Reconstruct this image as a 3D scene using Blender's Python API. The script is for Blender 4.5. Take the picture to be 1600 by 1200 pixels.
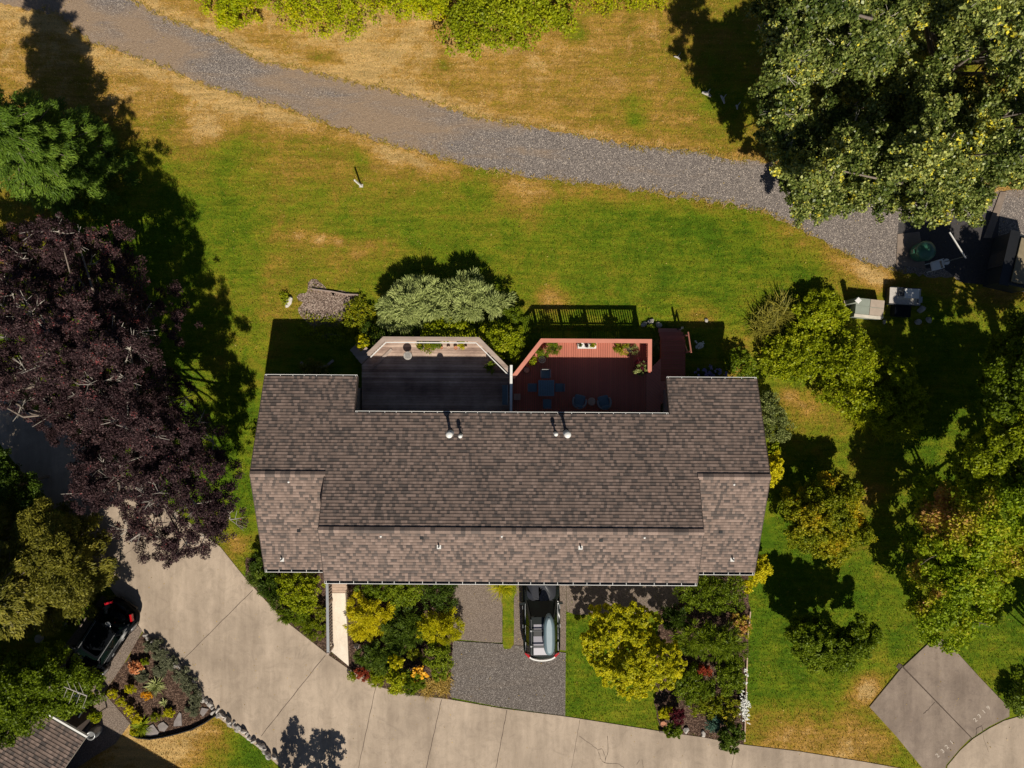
import bpy, bmesh, math, random
import numpy as np
from mathutils import Vector, Matrix

# ------------------------------------------------------------------ camera, sky, sun, exposure
for o in list(bpy.data.objects): bpy.data.objects.remove(o, do_unlink=True)
sc = bpy.context.scene
COL = sc.collection
R = math.radians
CAMH, FPX = 35.5, 1065.0
cam_d = bpy.data.cameras.new('camera'); cam = bpy.data.objects.new('camera', cam_d); COL.objects.link(cam)
cam.location = (0, 0, CAMH); cam.rotation_euler = (0, 0, 0)
cam_d.sensor_width = 36; cam_d.lens = 36*FPX/1600; cam_d.clip_end = 2000
sc.camera = cam
SUN_EL = 44.8
sdir = Vector((0.215*math.cos(R(SUN_EL)), -0.977*math.cos(R(SUN_EL)), math.sin(R(SUN_EL)))).normalized()
wd = bpy.data.worlds.new('World'); sc.world = wd; wd.use_nodes = True
wn = wd.node_tree.nodes; wl = wd.node_tree.links
sky = wn.new('ShaderNodeTexSky'); sky.sky_type = 'NISHITA'; sky.sun_disc = False
sky.sun_elevation = R(SUN_EL); sky.sun_rotation = math.atan2(sdir.x, sdir.y)
sky.air_density = .6; sky.dust_density = .3
bg = wn['Background']; bg.inputs[1].default_value = 0.05
wl.new(sky.outputs[0], bg.inputs[0])
sl = bpy.data.lights.new('sun', 'SUN'); sl.energy = 5.0; sl.angle = R(0.5); sl.color = (1.0, 0.92, 0.79)
so = bpy.data.objects.new('sun', sl); COL.objects.link(so); so.location = (20, -60, 60)
so.rotation_euler = sdir.to_track_quat('Z', 'Y').to_euler()
sc.view_settings.view_transform = 'Standard'; sc.view_settings.look = 'None'
sc.view_settings.exposure = 0.0; sc.view_settings.gamma = 1
sc.render.engine = 'CYCLES'
sc.cycles.max_bounces = 6; sc.cycles.diffuse_bounces = 2; sc.cycles.transmission_bounces = 3

rng = np.random.default_rng(7); random.seed(7)

def W(px, py, z=0.0):
    """ground plan coordinates (metres) of a point of the survey photo lying at height z"""
    k = (CAMH-z)/FPX
    return ((px-800)*k, (600-py)*k)
def W3(px, py, z=0.0):
    x, y = W(px, py, z); return Vector((x, y, z))

# ------------------------------------------------------------------ materials
def newmat(name):
    m = bpy.data.materials.new(name); m.use_nodes = True
    return m, m.node_tree.nodes, m.node_tree.links, m.node_tree.nodes['Principled BSDF']
def rgba(c): return (c[0], c[1], c[2], 1)
def ramp(nodes, stops, interp='LINEAR'):
    r = nodes.new('ShaderNodeValToRGB'); cr = r.color_ramp; cr.interpolation = interp
    cr.elements[0].position = stops[0][0]; cr.elements[0].color = rgba(stops[0][1])
    cr.elements[1].position = stops[-1][0]; cr.elements[1].color = rgba(stops[-1][1])
    for p, c in stops[1:-1]:
        e = cr.elements.new(p); e.color = rgba(c)
    return r
def noise(nodes, links, scale, detail=4, rough=.6, coord=None, dist=0):
    n = nodes.new('ShaderNodeTexNoise'); n.inputs['Scale'].default_value = scale
    n.inputs['Detail'].default_value = detail; n.inputs['Roughness'].default_value = rough
    n.inputs['Distortion'].default_value = dist
    if coord is not None: links.new(coord, n.inputs['Vector'])
    return n
def math_(nodes, links, op, a, b=None, c=None):
    n = nodes.new('ShaderNodeMath'); n.operation = op
    for i, v in enumerate((a, b, c)):
        if v is None: continue
        if isinstance(v, (int, float)): n.inputs[i].default_value = v
        else: links.new(v, n.inputs[i])
    return n.outputs[0]
def coords(nodes, kind='Object'):
    return nodes.new('ShaderNodeTexCoord').outputs[kind]
def plain(name, c, rough=.6, var=.12, scale=6, metal=0, coat=0, spec=.5, bump=0):
    m, n, l, b = newmat(name)
    co = coords(n)
    t = noise(n, l, scale, 4, .6, co)
    r = ramp(n, [(.25, [x*(1-var) for x in c]), (.75, [min(1, x*(1+var)) for x in c])])
    l.new(t.outputs[0], r.inputs[0]); l.new(r.outputs[0], b.inputs['Base Color'])
    b.inputs['Roughness'].default_value = rough; b.inputs['Metallic'].default_value = metal
    b.inputs['Specular IOR Level'].default_value = spec; b.inputs['Coat Weight'].default_value = coat
    if bump:
        bp = n.new('ShaderNodeBump'); bp.inputs['Strength'].default_value = bump; bp.inputs['Distance'].default_value = .02
        t2 = noise(n, l, scale*6, 3, .6, co)
        l.new(t2.outputs[0], bp.inputs['Height']); l.new(bp.outputs[0], b.inputs['Normal'])
    return m
def leafmat(name, stops, rough=.5, trans=.25, spec=.35):
    m, n, l, b = newmat(name)
    a = n.new('ShaderNodeAttribute'); a.attribute_name = 'tint'
    r = ramp(n, stops); l.new(a.outputs['Fac'], r.inputs[0])
    l.new(r.outputs[0], b.inputs['Base Color']); b.inputs['Roughness'].default_value = rough
    b.inputs['Specular IOR Level'].default_value = spec*.45
    tr = n.new('ShaderNodeBsdfTranslucent'); l.new(r.outputs[0], tr.inputs[0])
    mx = n.new('ShaderNodeMixShader'); mx.inputs[0].default_value = trans
    l.new(b.outputs[0], mx.inputs[1]); l.new(tr.outputs[0], mx.inputs[2])
    l.new(mx.outputs[0], n['Material Output'].inputs[0])
    return m
def L3(a, b, c): return [(0, a), (.5, b), (1, c)]
M = {}
M['leaf_cottonwood'] = leafmat('leaf_cottonwood', [(0,(.05,.08,.012)),(.4,(.155,.2,.035)),(.75,(.34,.38,.1)),(.9,(.5,.52,.15)),(1,(.78,.68,.05))], .42, .15, .8)
M['leaf_plum'] = leafmat('leaf_plum', [(0,(.022,.012,.014)),(.5,(.062,.034,.037)),(.85,(.14,.085,.082)),(1,(.26,.06,.06))], .55, .15, .3)
M['leaf_fir'] = leafmat('leaf_fir', L3((.04,.08,.01),(.115,.2,.018),(.26,.36,.05)), .5, .2)
M['leaf_olive'] = leafmat('leaf_olive', L3((.06,.065,.008),(.2,.19,.022),(.38,.33,.05)), .5, .2)
M['leaf_bright'] = leafmat('leaf_bright', L3((.13,.18,.007),(.35,.41,.012),(.62,.58,.02)), .45, .35)
M['leaf_mid'] = leafmat('leaf_mid', L3((.055,.09,.006),(.185,.26,.012),(.37,.43,.025)), .45, .35)
M['leaf_yellow'] = leafmat('leaf_yellow', L3((.27,.29,.008),(.6,.57,.012),(.95,.78,.02)), .45, .35)
M['leaf_gold'] = leafmat('leaf_gold', L3((.35,.35,.01),(.72,.64,.015),(.98,.84,.03)), .5, .35)
M['leaf_limehedge'] = leafmat('leaf_limehedge', L3((.18,.27,.006),(.46,.5,.008),(.78,.62,.01)), .5, .35)
M['leaf_juniper'] = leafmat('leaf_juniper', L3((.19,.24,.07),(.4,.46,.15),(.64,.68,.27)), .6, .15)
M['leaf_dark'] = leafmat('leaf_dark', L3((.02,.04,.005),(.07,.12,.01),(.17,.23,.02)), .5, .2)
M['leaf_autumn'] = leafmat('leaf_autumn', [(0,(.13,.21,.008)),(.45,(.3,.4,.012)),(.7,(.48,.46,.02)),(1,(.66,.34,.13))], .5, .3)
M['leaf_amber'] = leafmat('leaf_amber', [(0,(.1,.15,.008)),(.5,(.28,.31,.012)),(.85,(.52,.42,.015)),(1,(.68,.4,.02))], .5, .3)
M['leaf_pale'] = leafmat('leaf_pale', L3((.08,.11,.03),(.25,.29,.08),(.55,.58,.25)), .5, .25)
M['leaf_red'] = leafmat('leaf_red', L3((.12,.03,.01),(.4,.07,.03),(.6,.15,.05)), .5, .2)
M['leaf_maroon'] = leafmat('leaf_maroon', L3((.05,.008,.012),(.13,.015,.025),(.22,.03,.04)), .5, .2)
M['leaf_blue'] = leafmat('leaf_blue', L3((.04,.09,.06),(.1,.2,.14),(.2,.33,.25)), .5, .1)
M['leaf_coral'] = leafmat('leaf_coral', L3((.5,.18,.06),(.8,.36,.16),(.9,.5,.28)), .5, .2)
M['petal_orange'] = leafmat('petal_orange', L3((.7,.3,.01),(.9,.48,.02),(1,.62,.04)), .5, .3)
M['petal_white'] = leafmat('petal_white', L3((.75,.75,.68),(.85,.85,.8),(.92,.92,.88)), .5, .2)
M['petal_lilac'] = leafmat('petal_lilac', L3((.25,.2,.45),(.4,.34,.65),(.6,.55,.8)), .5, .2)
M['petal_yellow'] = leafmat('petal_yellow', L3((.6,.5,.02),(.85,.68,.04),(.95,.85,.2)), .5, .2)
M['leaf_grey'] = leafmat('leaf_grey', L3((.09,.1,.05),(.2,.21,.12),(.36,.37,.24)), .7, .1)
M['leaf_straw'] = leafmat('leaf_straw', L3((.25,.18,.04),(.5,.33,.06),(.7,.52,.18)), .7, .2)
M['grass_blade'] = leafmat('grass_blade', [(0,(.11,.18,.01)),(.3,(.22,.27,.016)),(.5,(.32,.3,.03)),(.75,(.5,.33,.07)),(1,(.68,.48,.2))], .6, .25)
M['bark'] = plain('bark', (.2,.16,.13), .9, .3, 8, bump=.5)
M['bark_pale'] = plain('bark_pale', (.42,.38,.33), .9, .25, 8, bump=.4)
M['white_paint'] = plain('white_paint', (.78,.77,.74), .5, .05)
M['grey_metal'] = plain('grey_metal', (.35,.36,.37), .4, .1, metal=.6)
M['dark_metal'] = plain('dark_metal', (.03,.035,.04), .5, .2)
M['black_plastic'] = plain('black_plastic', (.012,.013,.015), .45, .2)
M['red_stain'] = plain('red_stain', (.55,.16,.1), .55, .1, 3)
M['cap_red'] = plain('cap_red', (.62,.24,.17), .5, .08, 3)
M['rock'] = plain('rock', (.4,.37,.34), .9, .35, 4, bump=.6)
M['rock_white'] = plain('rock_white', (.52,.48,.44), .9, .2, 5, bump=.5)
M['slate'] = plain('slate', (.24,.21,.2), .85, .25, 4, bump=.4)
M['terracotta'] = plain('terracotta', (.5,.22,.12), .8, .15)
M['siding'] = plain('siding', (.3,.27,.23), .7, .08, 2)
M['door_paint'] = plain('door_paint', (.5,.47,.42), .5, .05, 2)
M['wood_pale'] = plain('wood_pale', (.5,.36,.27), .8, .2, 6)
M['concrete_box'] = plain('concrete_box', (.42,.34,.27), .85, .12, 5)
M['green_grey'] = plain('green_grey', (.27,.3,.25), .7, .1, 5)
M['bin_green'] = plain('bin_green', (.04,.14,.09), .35, .25, 4)
M['tan_lid'] = plain('tan_lid', (.26,.21,.13), .7, .15, 5)
M['slab_pale'] = plain('slab_pale', (.6,.55,.46), .8, .2, 3)
M['asphalt_dark'] = plain('asphalt_dark', (.055,.05,.05), .9, .3, 10, bump=.4)
M['teal_fabric'] = plain('teal_fabric', (.14,.21,.25), .8, .1, 6)
M['wicker'] = plain('wicker', (.33,.33,.32), .8, .2, 30, bump=.5)
M['lens_red'] = plain('lens_red', (.5,.01,.015), .2, .1, coat=1)
M['lens_clear'] = plain('lens_clear', (.7,.7,.72), .1, .05, coat=1)

def glassmat(name, c, rough=.05):
    m, n, l, b = newmat(name)
    b.inputs['Base Color'].default_value = rgba(c); b.inputs['Roughness'].default_value = rough
    b.inputs['Specular IOR Level'].default_value = .4; b.inputs['Coat Weight'].default_value = .3; b.inputs['Coat Roughness'].default_value = .05
    return m
M['car_glass'] = glassmat('car_glass', (.003,.007,.006))
M['window_glass'] = glassmat('window_glass', (.03,.04,.05))
M['car_paint'] = glassmat('car_paint', (.012,.016,.014), .25)
M['car_paint_navy'] = glassmat('car_paint_navy', (.003,.004,.006), .35)
for nn in ('car_paint_navy', 'car_glass'):
    M[nn].node_tree.nodes['Principled BSDF'].inputs['Specular IOR Level'].default_value = .2; M[nn].node_tree.nodes['Principled BSDF'].inputs['Coat Weight'].default_value = .0
M['roof_panel'] = glassmat('roof_panel', (.34,.33,.37), .25)
M['roof_panel_pale'] = glassmat('roof_panel_pale', (.62,.6,.64), .25)
M['box_shell'] = plain('box_shell', (.13,.19,.22), .35, .08, 3, coat=.4)
M['box_top'] = plain('box_top', (.3,.38,.42), .4, .06, 3, coat=.4)
M['hood_grey'] = glassmat('hood_grey', (.03,.032,.04), .35)

# lawn: per-vertex dryness (the grass really is burnt there) + small patches
def groundmat():
    m, n, l, b = newmat('lawn')
    co = coords(n)
    a = n.new('ShaderNodeAttribute'); a.attribute_name = 'dry'
    n1 = noise(n, l, .7, 7, .68, co, .6); n2 = noise(n, l, 4, 6, .75, co, .4); n3 = noise(n, l, 26, 4, .8, co)
    mp = n.new('ShaderNodeMapping'); l.new(co, mp.inputs[0]); mp.inputs['Rotation'].default_value = (0, 0, .25); mp.inputs['Scale'].default_value = (.35, 2.6, 1)
    n5 = noise(n, l, .8, 5, .7, mp.outputs[0], .5)
    s = math_(n, l, 'MULTIPLY_ADD', math_(n, l, 'SUBTRACT', n1.outputs[0], .5), 1.15, a.outputs['Fac'])
    s = math_(n, l, 'MULTIPLY_ADD', math_(n, l, 'SUBTRACT', n5.outputs[0], .5), .55, s)
    s = math_(n, l, 'MULTIPLY_ADD', math_(n, l, 'SUBTRACT', n2.outputs[0], .5), .7, s)
    s = math_(n, l, 'MULTIPLY_ADD', math_(n, l, 'SUBTRACT', n3.outputs[0], .5), .75, s)
    r = ramp(n, [(0,(.09,.175,.008)),(.2,(.185,.25,.012)),(.4,(.28,.27,.02)),(.6,(.38,.255,.035)),(.8,(.56,.32,.08)),(1,(.72,.48,.2))])
    l.new(s, r.inputs[0])
    n7 = noise(n, l, 14, 5, .8, co, .3); r7 = ramp(n, [(.3,(.52,.52,.5)),(.7,(1.26,1.24,1.2))]); l.new(n7.outputs[0], r7.inputs[0])
    n8 = noise(n, l, 1.5, 4, .65, mp.outputs[0], .3); r8 = ramp(n, [(.3,(.66,.69,.66)),(.65,(1.12,1.12,1.08))]); l.new(n8.outputs[0], r8.inputs[0])
    # brown bare earth in thin places
    n4 = noise(n, l, 2.3, 4, .6, co)
    rr = ramp(n, [(.6,(0,0,0)),(.75,(1,1,1))]); l.new(n4.outputs[0], rr.inputs[0])
    f = math_(n, l, 'MULTIPLY', math_(n, l, 'MULTIPLY', rr.outputs[0], .45), a.outputs['Fac'])
    mx = n.new('ShaderNodeMix'); mx.data_type = 'RGBA'; l.new(f, mx.inputs[0])
    l.new(r.outputs[0], mx.inputs[6]); mx.inputs[7].default_value = (.3,.14,.04,1)
    cur = mx.outputs[2]
    for q in (r7, r8):
        mm = n.new('ShaderNodeMix'); mm.data_type = 'RGBA'; mm.blend_type = 'MULTIPLY'; mm.inputs[0].default_value = 1
        l.new(cur, mm.inputs[6]); l.new(q.outputs[0], mm.inputs[7]); cur = mm.outputs[2]
    l.new(cur, b.inputs['Base Color']); b.inputs['Roughness'].default_value = .95
    b.inputs['Specular IOR Level'].default_value = .1
    bp = n.new('ShaderNodeBump'); bp.inputs['Strength'].default_value = 1; bp.inputs['Distance'].default_value = .05
    hb = math_(n, l, 'MULTIPLY_ADD', n2.outputs[0], 1.2, n3.outputs[0])
    l.new(hb, bp.inputs['Height']); l.new(bp.outputs[0], b.inputs['Normal'])
    return m
M['lawn'] = groundmat()
def gravelmat(name, stops, tan=(.36,.26,.17), tanamt=1.0, scale=22):
    m, n, l, b = newmat(name)
    co = coords(n)
    v = n.new('ShaderNodeTexVoronoi'); v.inputs['Scale'].default_value = scale; l.new(co, v.inputs['Vector'])
    wn_ = n.new('ShaderNodeTexWhiteNoise'); wn_.noise_dimensions = '3D'; l.new(v.outputs['Position'], wn_.inputs['Vector'])
    r = ramp(n, stops); l.new(wn_.outputs['Value'], r.inputs[0])
    mpg = n.new('ShaderNodeMapping'); l.new(co, mpg.inputs[0]); mpg.inputs['Rotation'].default_value = (0, 0, .38); mpg.inputs['Scale'].default_value = (.35, 1.5, 1)
    n1 = noise(n, l, .7, 7, .72, mpg.outputs[0], .6)
    a = n.new('ShaderNodeAttribute'); a.attribute_name = 'worn'
    f = math_(n, l, 'ADD', n1.outputs[0], a.outputs['Fac'])
    rr = ramp(n, [(.5,(0,0,0)),(.78,(1,1,1))]); l.new(f, rr.inputs[0])
    mx = n.new('ShaderNodeMix'); mx.data_type = 'RGBA'
    l.new(math_(n, l, 'MULTIPLY', rr.outputs[0], .8*tanamt), mx.inputs[0])
    n2 = noise(n, l, 9, 5, .7, co); rt = ramp(n, [(.3,[x*.6 for x in tan]),(.7,tan)]); l.new(n2.outputs[0], rt.inputs[0])
    l.new(r.outputs[0], mx.inputs[6]); l.new(rt.outputs[0], mx.inputs[7])
    l.new(mx.outputs[2], b.inputs['Base Color']); b.inputs['Roughness'].default_value = .95; b.inputs['Specular IOR Level'].default_value = .2
    bp = n.new('ShaderNodeBump'); bp.inputs['Strength'].default_value = .9; bp.inputs['Distance'].default_value = .03
    l.new(v.outputs['Distance'], bp.inputs['Height']); bp.invert = True; l.new(bp.outputs[0], b.inputs['Normal'])
    return m
M['gravel'] = gravelmat('gravel', [(0,(.11,.092,.084)),(.5,(.22,.19,.172)),(.9,(.35,.3,.265)),(1,(.68,.58,.48))], tan=(.44,.31,.2), scale=30)
M['woodchip'] = gravelmat('woodchip', [(0,(.07,.05,.04)),(.5,(.22,.155,.125)),(1,(.48,.38,.31))], scale=22, tanamt=.5)
M['aggregate'] = gravelmat('aggregate', [(0,(.09,.077,.07)),(.5,(.165,.14,.125)),(.88,(.25,.22,.195)),(1,(.45,.4,.36))], tanamt=.25, scale=34)
M['aggregate_tan'] = gravelmat('aggregate_tan', [(0,(.15,.115,.095)),(.5,(.235,.185,.15)),(1,(.36,.29,.24))], tanamt=.3, scale=38)
M['mulch'] = gravelmat('mulch', [(0,(.03,.017,.012)),(.6,(.085,.05,.035)),(1,(.2,.13,.095))], tan=(.1,.06,.04), tanamt=.5, scale=20)
def concretemat(name, a_, b_, scale=.35, stain=(.22,.17,.13)):
    m, n, l, b = newmat(name)
    co = coords(n)
    n1 = noise(n, l, scale, 8, .68, co, .4); r = ramp(n, [(.3,a_),(.7,b_)]); l.new(n1.outputs[0], r.inputs[0])
    n2 = noise(n, l, 1.3, 9, .78, co, 1.5); r2 = ramp(n, [(.48,(0,0,0)),(.74,(1,1,1))]); l.new(n2.outputs[0], r2.inputs[0])
    mx = n.new('ShaderNodeMix'); mx.data_type = 'RGBA'; l.new(math_(n, l, 'MULTIPLY', r2.outputs[0], .62), mx.inputs[0])
    l.new(r.outputs[0], mx.inputs[6]); mx.inputs[7].default_value = rgba(stain)
    n6 = noise(n, l, 1.0, 6, .7, co, .2); mp6 = n.new('ShaderNodeMapping'); l.new(co, mp6.inputs[0]); mp6.inputs['Scale'].default_value = (1.1, .14, 1); l.new(mp6.outputs[0], n6.inputs['Vector'])
    r6 = ramp(n, [(.35,(.82,.81,.8)),(.65,(1.1,1.1,1.1))]); l.new(n6.outputs[0], r6.inputs[0]); m6 = n.new('ShaderNodeMix'); m6.data_type = 'RGBA'; m6.blend_type = 'MULTIPLY'; m6.inputs[0].default_value = 1; l.new(mx.outputs[2], m6.inputs[6]); l.new(r6.outputs[0], m6.inputs[7])
    n3 = noise(n, l, 30, 3, .8, co); r3 = ramp(n, [(.3,(.86,.86,.86)),(.7,(1.08,1.08,1.08))]); l.new(n3.outputs[0], r3.inputs[0])
    m2 = n.new('ShaderNodeMix'); m2.data_type = 'RGBA'; m2.blend_type = 'MULTIPLY'; m2.inputs[0].default_value = 1
    l.new(m6.outputs[2], m2.inputs[6]); l.new(r3.outputs[0], m2.inputs[7])
    l.new(m2.outputs[2], b.inputs['Base Color']); b.inputs['Roughness'].default_value = .85; b.inputs['Specular IOR Level'].default_value = .3
    bp = n.new('ShaderNodeBump'); bp.inputs['Strength'].default_value = .3; bp.inputs['Distance'].default_value = .01
    l.new(n3.outputs[0], bp.inputs['Height']); l.new(bp.outputs[0], b.inputs['Normal'])
    return m
M['concrete'] = concretemat('concrete', (.34,.27,.205), (.56,.45,.345), .25, stain=(.25,.2,.155))
M['concrete_old'] = concretemat('concrete_old', (.22,.17,.135), (.34,.27,.215), .6, (.13,.1,.085))
M['concrete_white'] = concretemat('concrete_white', (.74,.64,.52), (.85,.75,.63), .8, (.6,.5,.4))
M['joint'] = plain('joint', (.09,.065,.05), .95, .2)
M['number_paint'] = plain('number_paint', (.5,.43,.36), .8, .15, 12)
def shinglemat():
    m, n, l, b = newmat('shingle')
    uv = n.new('ShaderNodeUVMap'); uv.uv_map = 'UVMap'
    sp = n.new('ShaderNodeSeparateXYZ'); l.new(uv.outputs[0], sp.inputs[0])
    row = math_(n, l, 'FLOOR', sp.outputs[1])
    w1 = n.new('ShaderNodeTexWhiteNoise'); w1.noise_dimensions = '1D'; l.new(row, w1.inputs['W'])
    def cells(width, k):
        u = math_(n, l, 'MULTIPLY_ADD', w1.outputs['Value'], 3.7*k, math_(n, l, 'DIVIDE', sp.outputs[0], width))
        cu = math_(n, l, 'FLOOR', u)
        cb = n.new('ShaderNodeCombineXYZ'); l.new(cu, cb.inputs[0]); l.new(row, cb.inputs[1]); cb.inputs[2].default_value = k
        w = n.new('ShaderNodeTexWhiteNoise'); w.noise_dimensions = '3D'; l.new(cb.outputs[0], w.inputs['Vector'])
        return w.outputs['Value'], u
    a, ua = cells(.14, 1); c, uc = cells(.27, 2)
    s = math_(n, l, 'MULTIPLY_ADD', a, .8, math_(n, l, 'MULTIPLY', c, .2))
    co = coords(n)
    n0 = noise(n, l, .45, 5, .65, co); n1 = noise(n, l, 1.6, 4, .6, co)
    s = math_(n, l, 'MULTIPLY_ADD', math_(n, l, 'SUBTRACT', n0.outputs[0], .5), .35, s)
    s = math_(n, l, 'MULTIPLY_ADD', math_(n, l, 'SUBTRACT', n1.outputs[0], .5), .4, s)
    r = ramp(n, [(.1,(.1,.083,.076)),(.3,(.145,.117,.104)),(.45,(.21,.157,.132)),(.7,(.243,.18,.15)),(.92,(.31,.23,.193))]); l.new(s, r.inputs[0])
    fr = math_(n, l, 'FRACT', sp.outputs[1]); rb_ = ramp(n, [(0,(1.06,1.06,1.06)),(.62,(1,1,1)),(.72,(.66,.64,.64)),(1,(.55,.53,.53))]); l.new(fr, rb_.inputs[0])  # dark band printed on each course paints in the shadow line below the next
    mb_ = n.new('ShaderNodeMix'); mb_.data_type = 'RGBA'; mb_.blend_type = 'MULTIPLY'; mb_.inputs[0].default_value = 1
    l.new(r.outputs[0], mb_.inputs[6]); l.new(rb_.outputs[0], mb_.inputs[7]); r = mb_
    n3 = noise(n, l, 60, 2, .7, co); r3 = ramp(n, [(.3,(.8,.8,.8)),(.7,(1.15,1.15,1.15))]); l.new(n3.outputs[0], r3.inputs[0])
    m2 = n.new('ShaderNodeMix'); m2.data_type = 'RGBA'; m2.blend_type = 'MULTIPLY'; m2.inputs[0].default_value = 1
    l.new(r.outputs[2], m2.inputs[6]); l.new(r3.outputs[0], m2.inputs[7])
    l.new(m2.outputs[2], b.inputs['Base Color']); b.inputs['Roughness'].default_value = .9; b.inputs['Specular IOR Level'].default_value = .2
    bp = n.new('ShaderNodeBump'); bp.inputs['Strength'].default_value = .5; bp.inputs['Distance'].default_value = .01
    l.new(a, bp.inputs['Height']); l.new(bp.outputs[0], b.inputs['Normal'])
    return m
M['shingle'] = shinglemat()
def boardmat(name, stops, pitch, axis, blotch=.5):
    m, n, l, b = newmat(name)
    co = coords(n); sp = n.new('ShaderNodeSeparateXYZ'); l.new(co, sp.inputs[0])
    k = math_(n, l, 'FLOOR', math_(n, l, 'DIVIDE', sp.outputs[axis], pitch))
    w = n.new('ShaderNodeTexWhiteNoise'); w.noise_dimensions = '1D'; l.new(k, w.inputs['W'])
    mp = n.new('ShaderNodeMapping'); l.new(co, mp.inputs[0])
    mp.inputs['Scale'].default_value = (1.5, 22, 5) if axis == 1 else (22, 1.5, 5)
    n1 = noise(n, l, 1.4, 5, .7, mp.outputs[0]); n2 = noise(n, l, .9, 5, .7, co)
    s = math_(n, l, 'MULTIPLY_ADD', w.outputs['Value'], .35, math_(n, l, 'MULTIPLY', n1.outputs[0], .5))
    s = math_(n, l, 'MULTIPLY_ADD', math_(n, l, 'SUBTRACT', n2.outputs[0], .4), blotch, s)
    r = ramp(n, stops); l.new(s, r.inputs[0]); l.new(r.outputs[0], b.inputs['Base Color'])
    b.inputs['Roughness'].default_value = .8; b.inputs['Specular IOR Level'].default_value = .3
    return m
M['grey_boards'] = boardmat('grey_boards', [(.15,(.17,.11,.09)),(.45,(.36,.25,.2)),(.8,(.66,.5,.4))], .14, 1, 1.0)
M['red_boards'] = boardmat('red_boards', [(.1,(.43,.145,.1)),(.6,(.54,.19,.13)),(1,(.62,.24,.165))], .115, 0, .15)
M['red_boards_across'] = boardmat('red_boards_across', [(.1,(.36,.1,.065)),(.6,(.46,.14,.09)),(1,(.55,.18,.12))], .13, 1, .15)
M['weathered'] = boardmat('weathered', [(.15,(.24,.18,.15)),(.5,(.4,.31,.26)),(.85,(.58,.48,.41))], .2, 1, .5)

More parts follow.
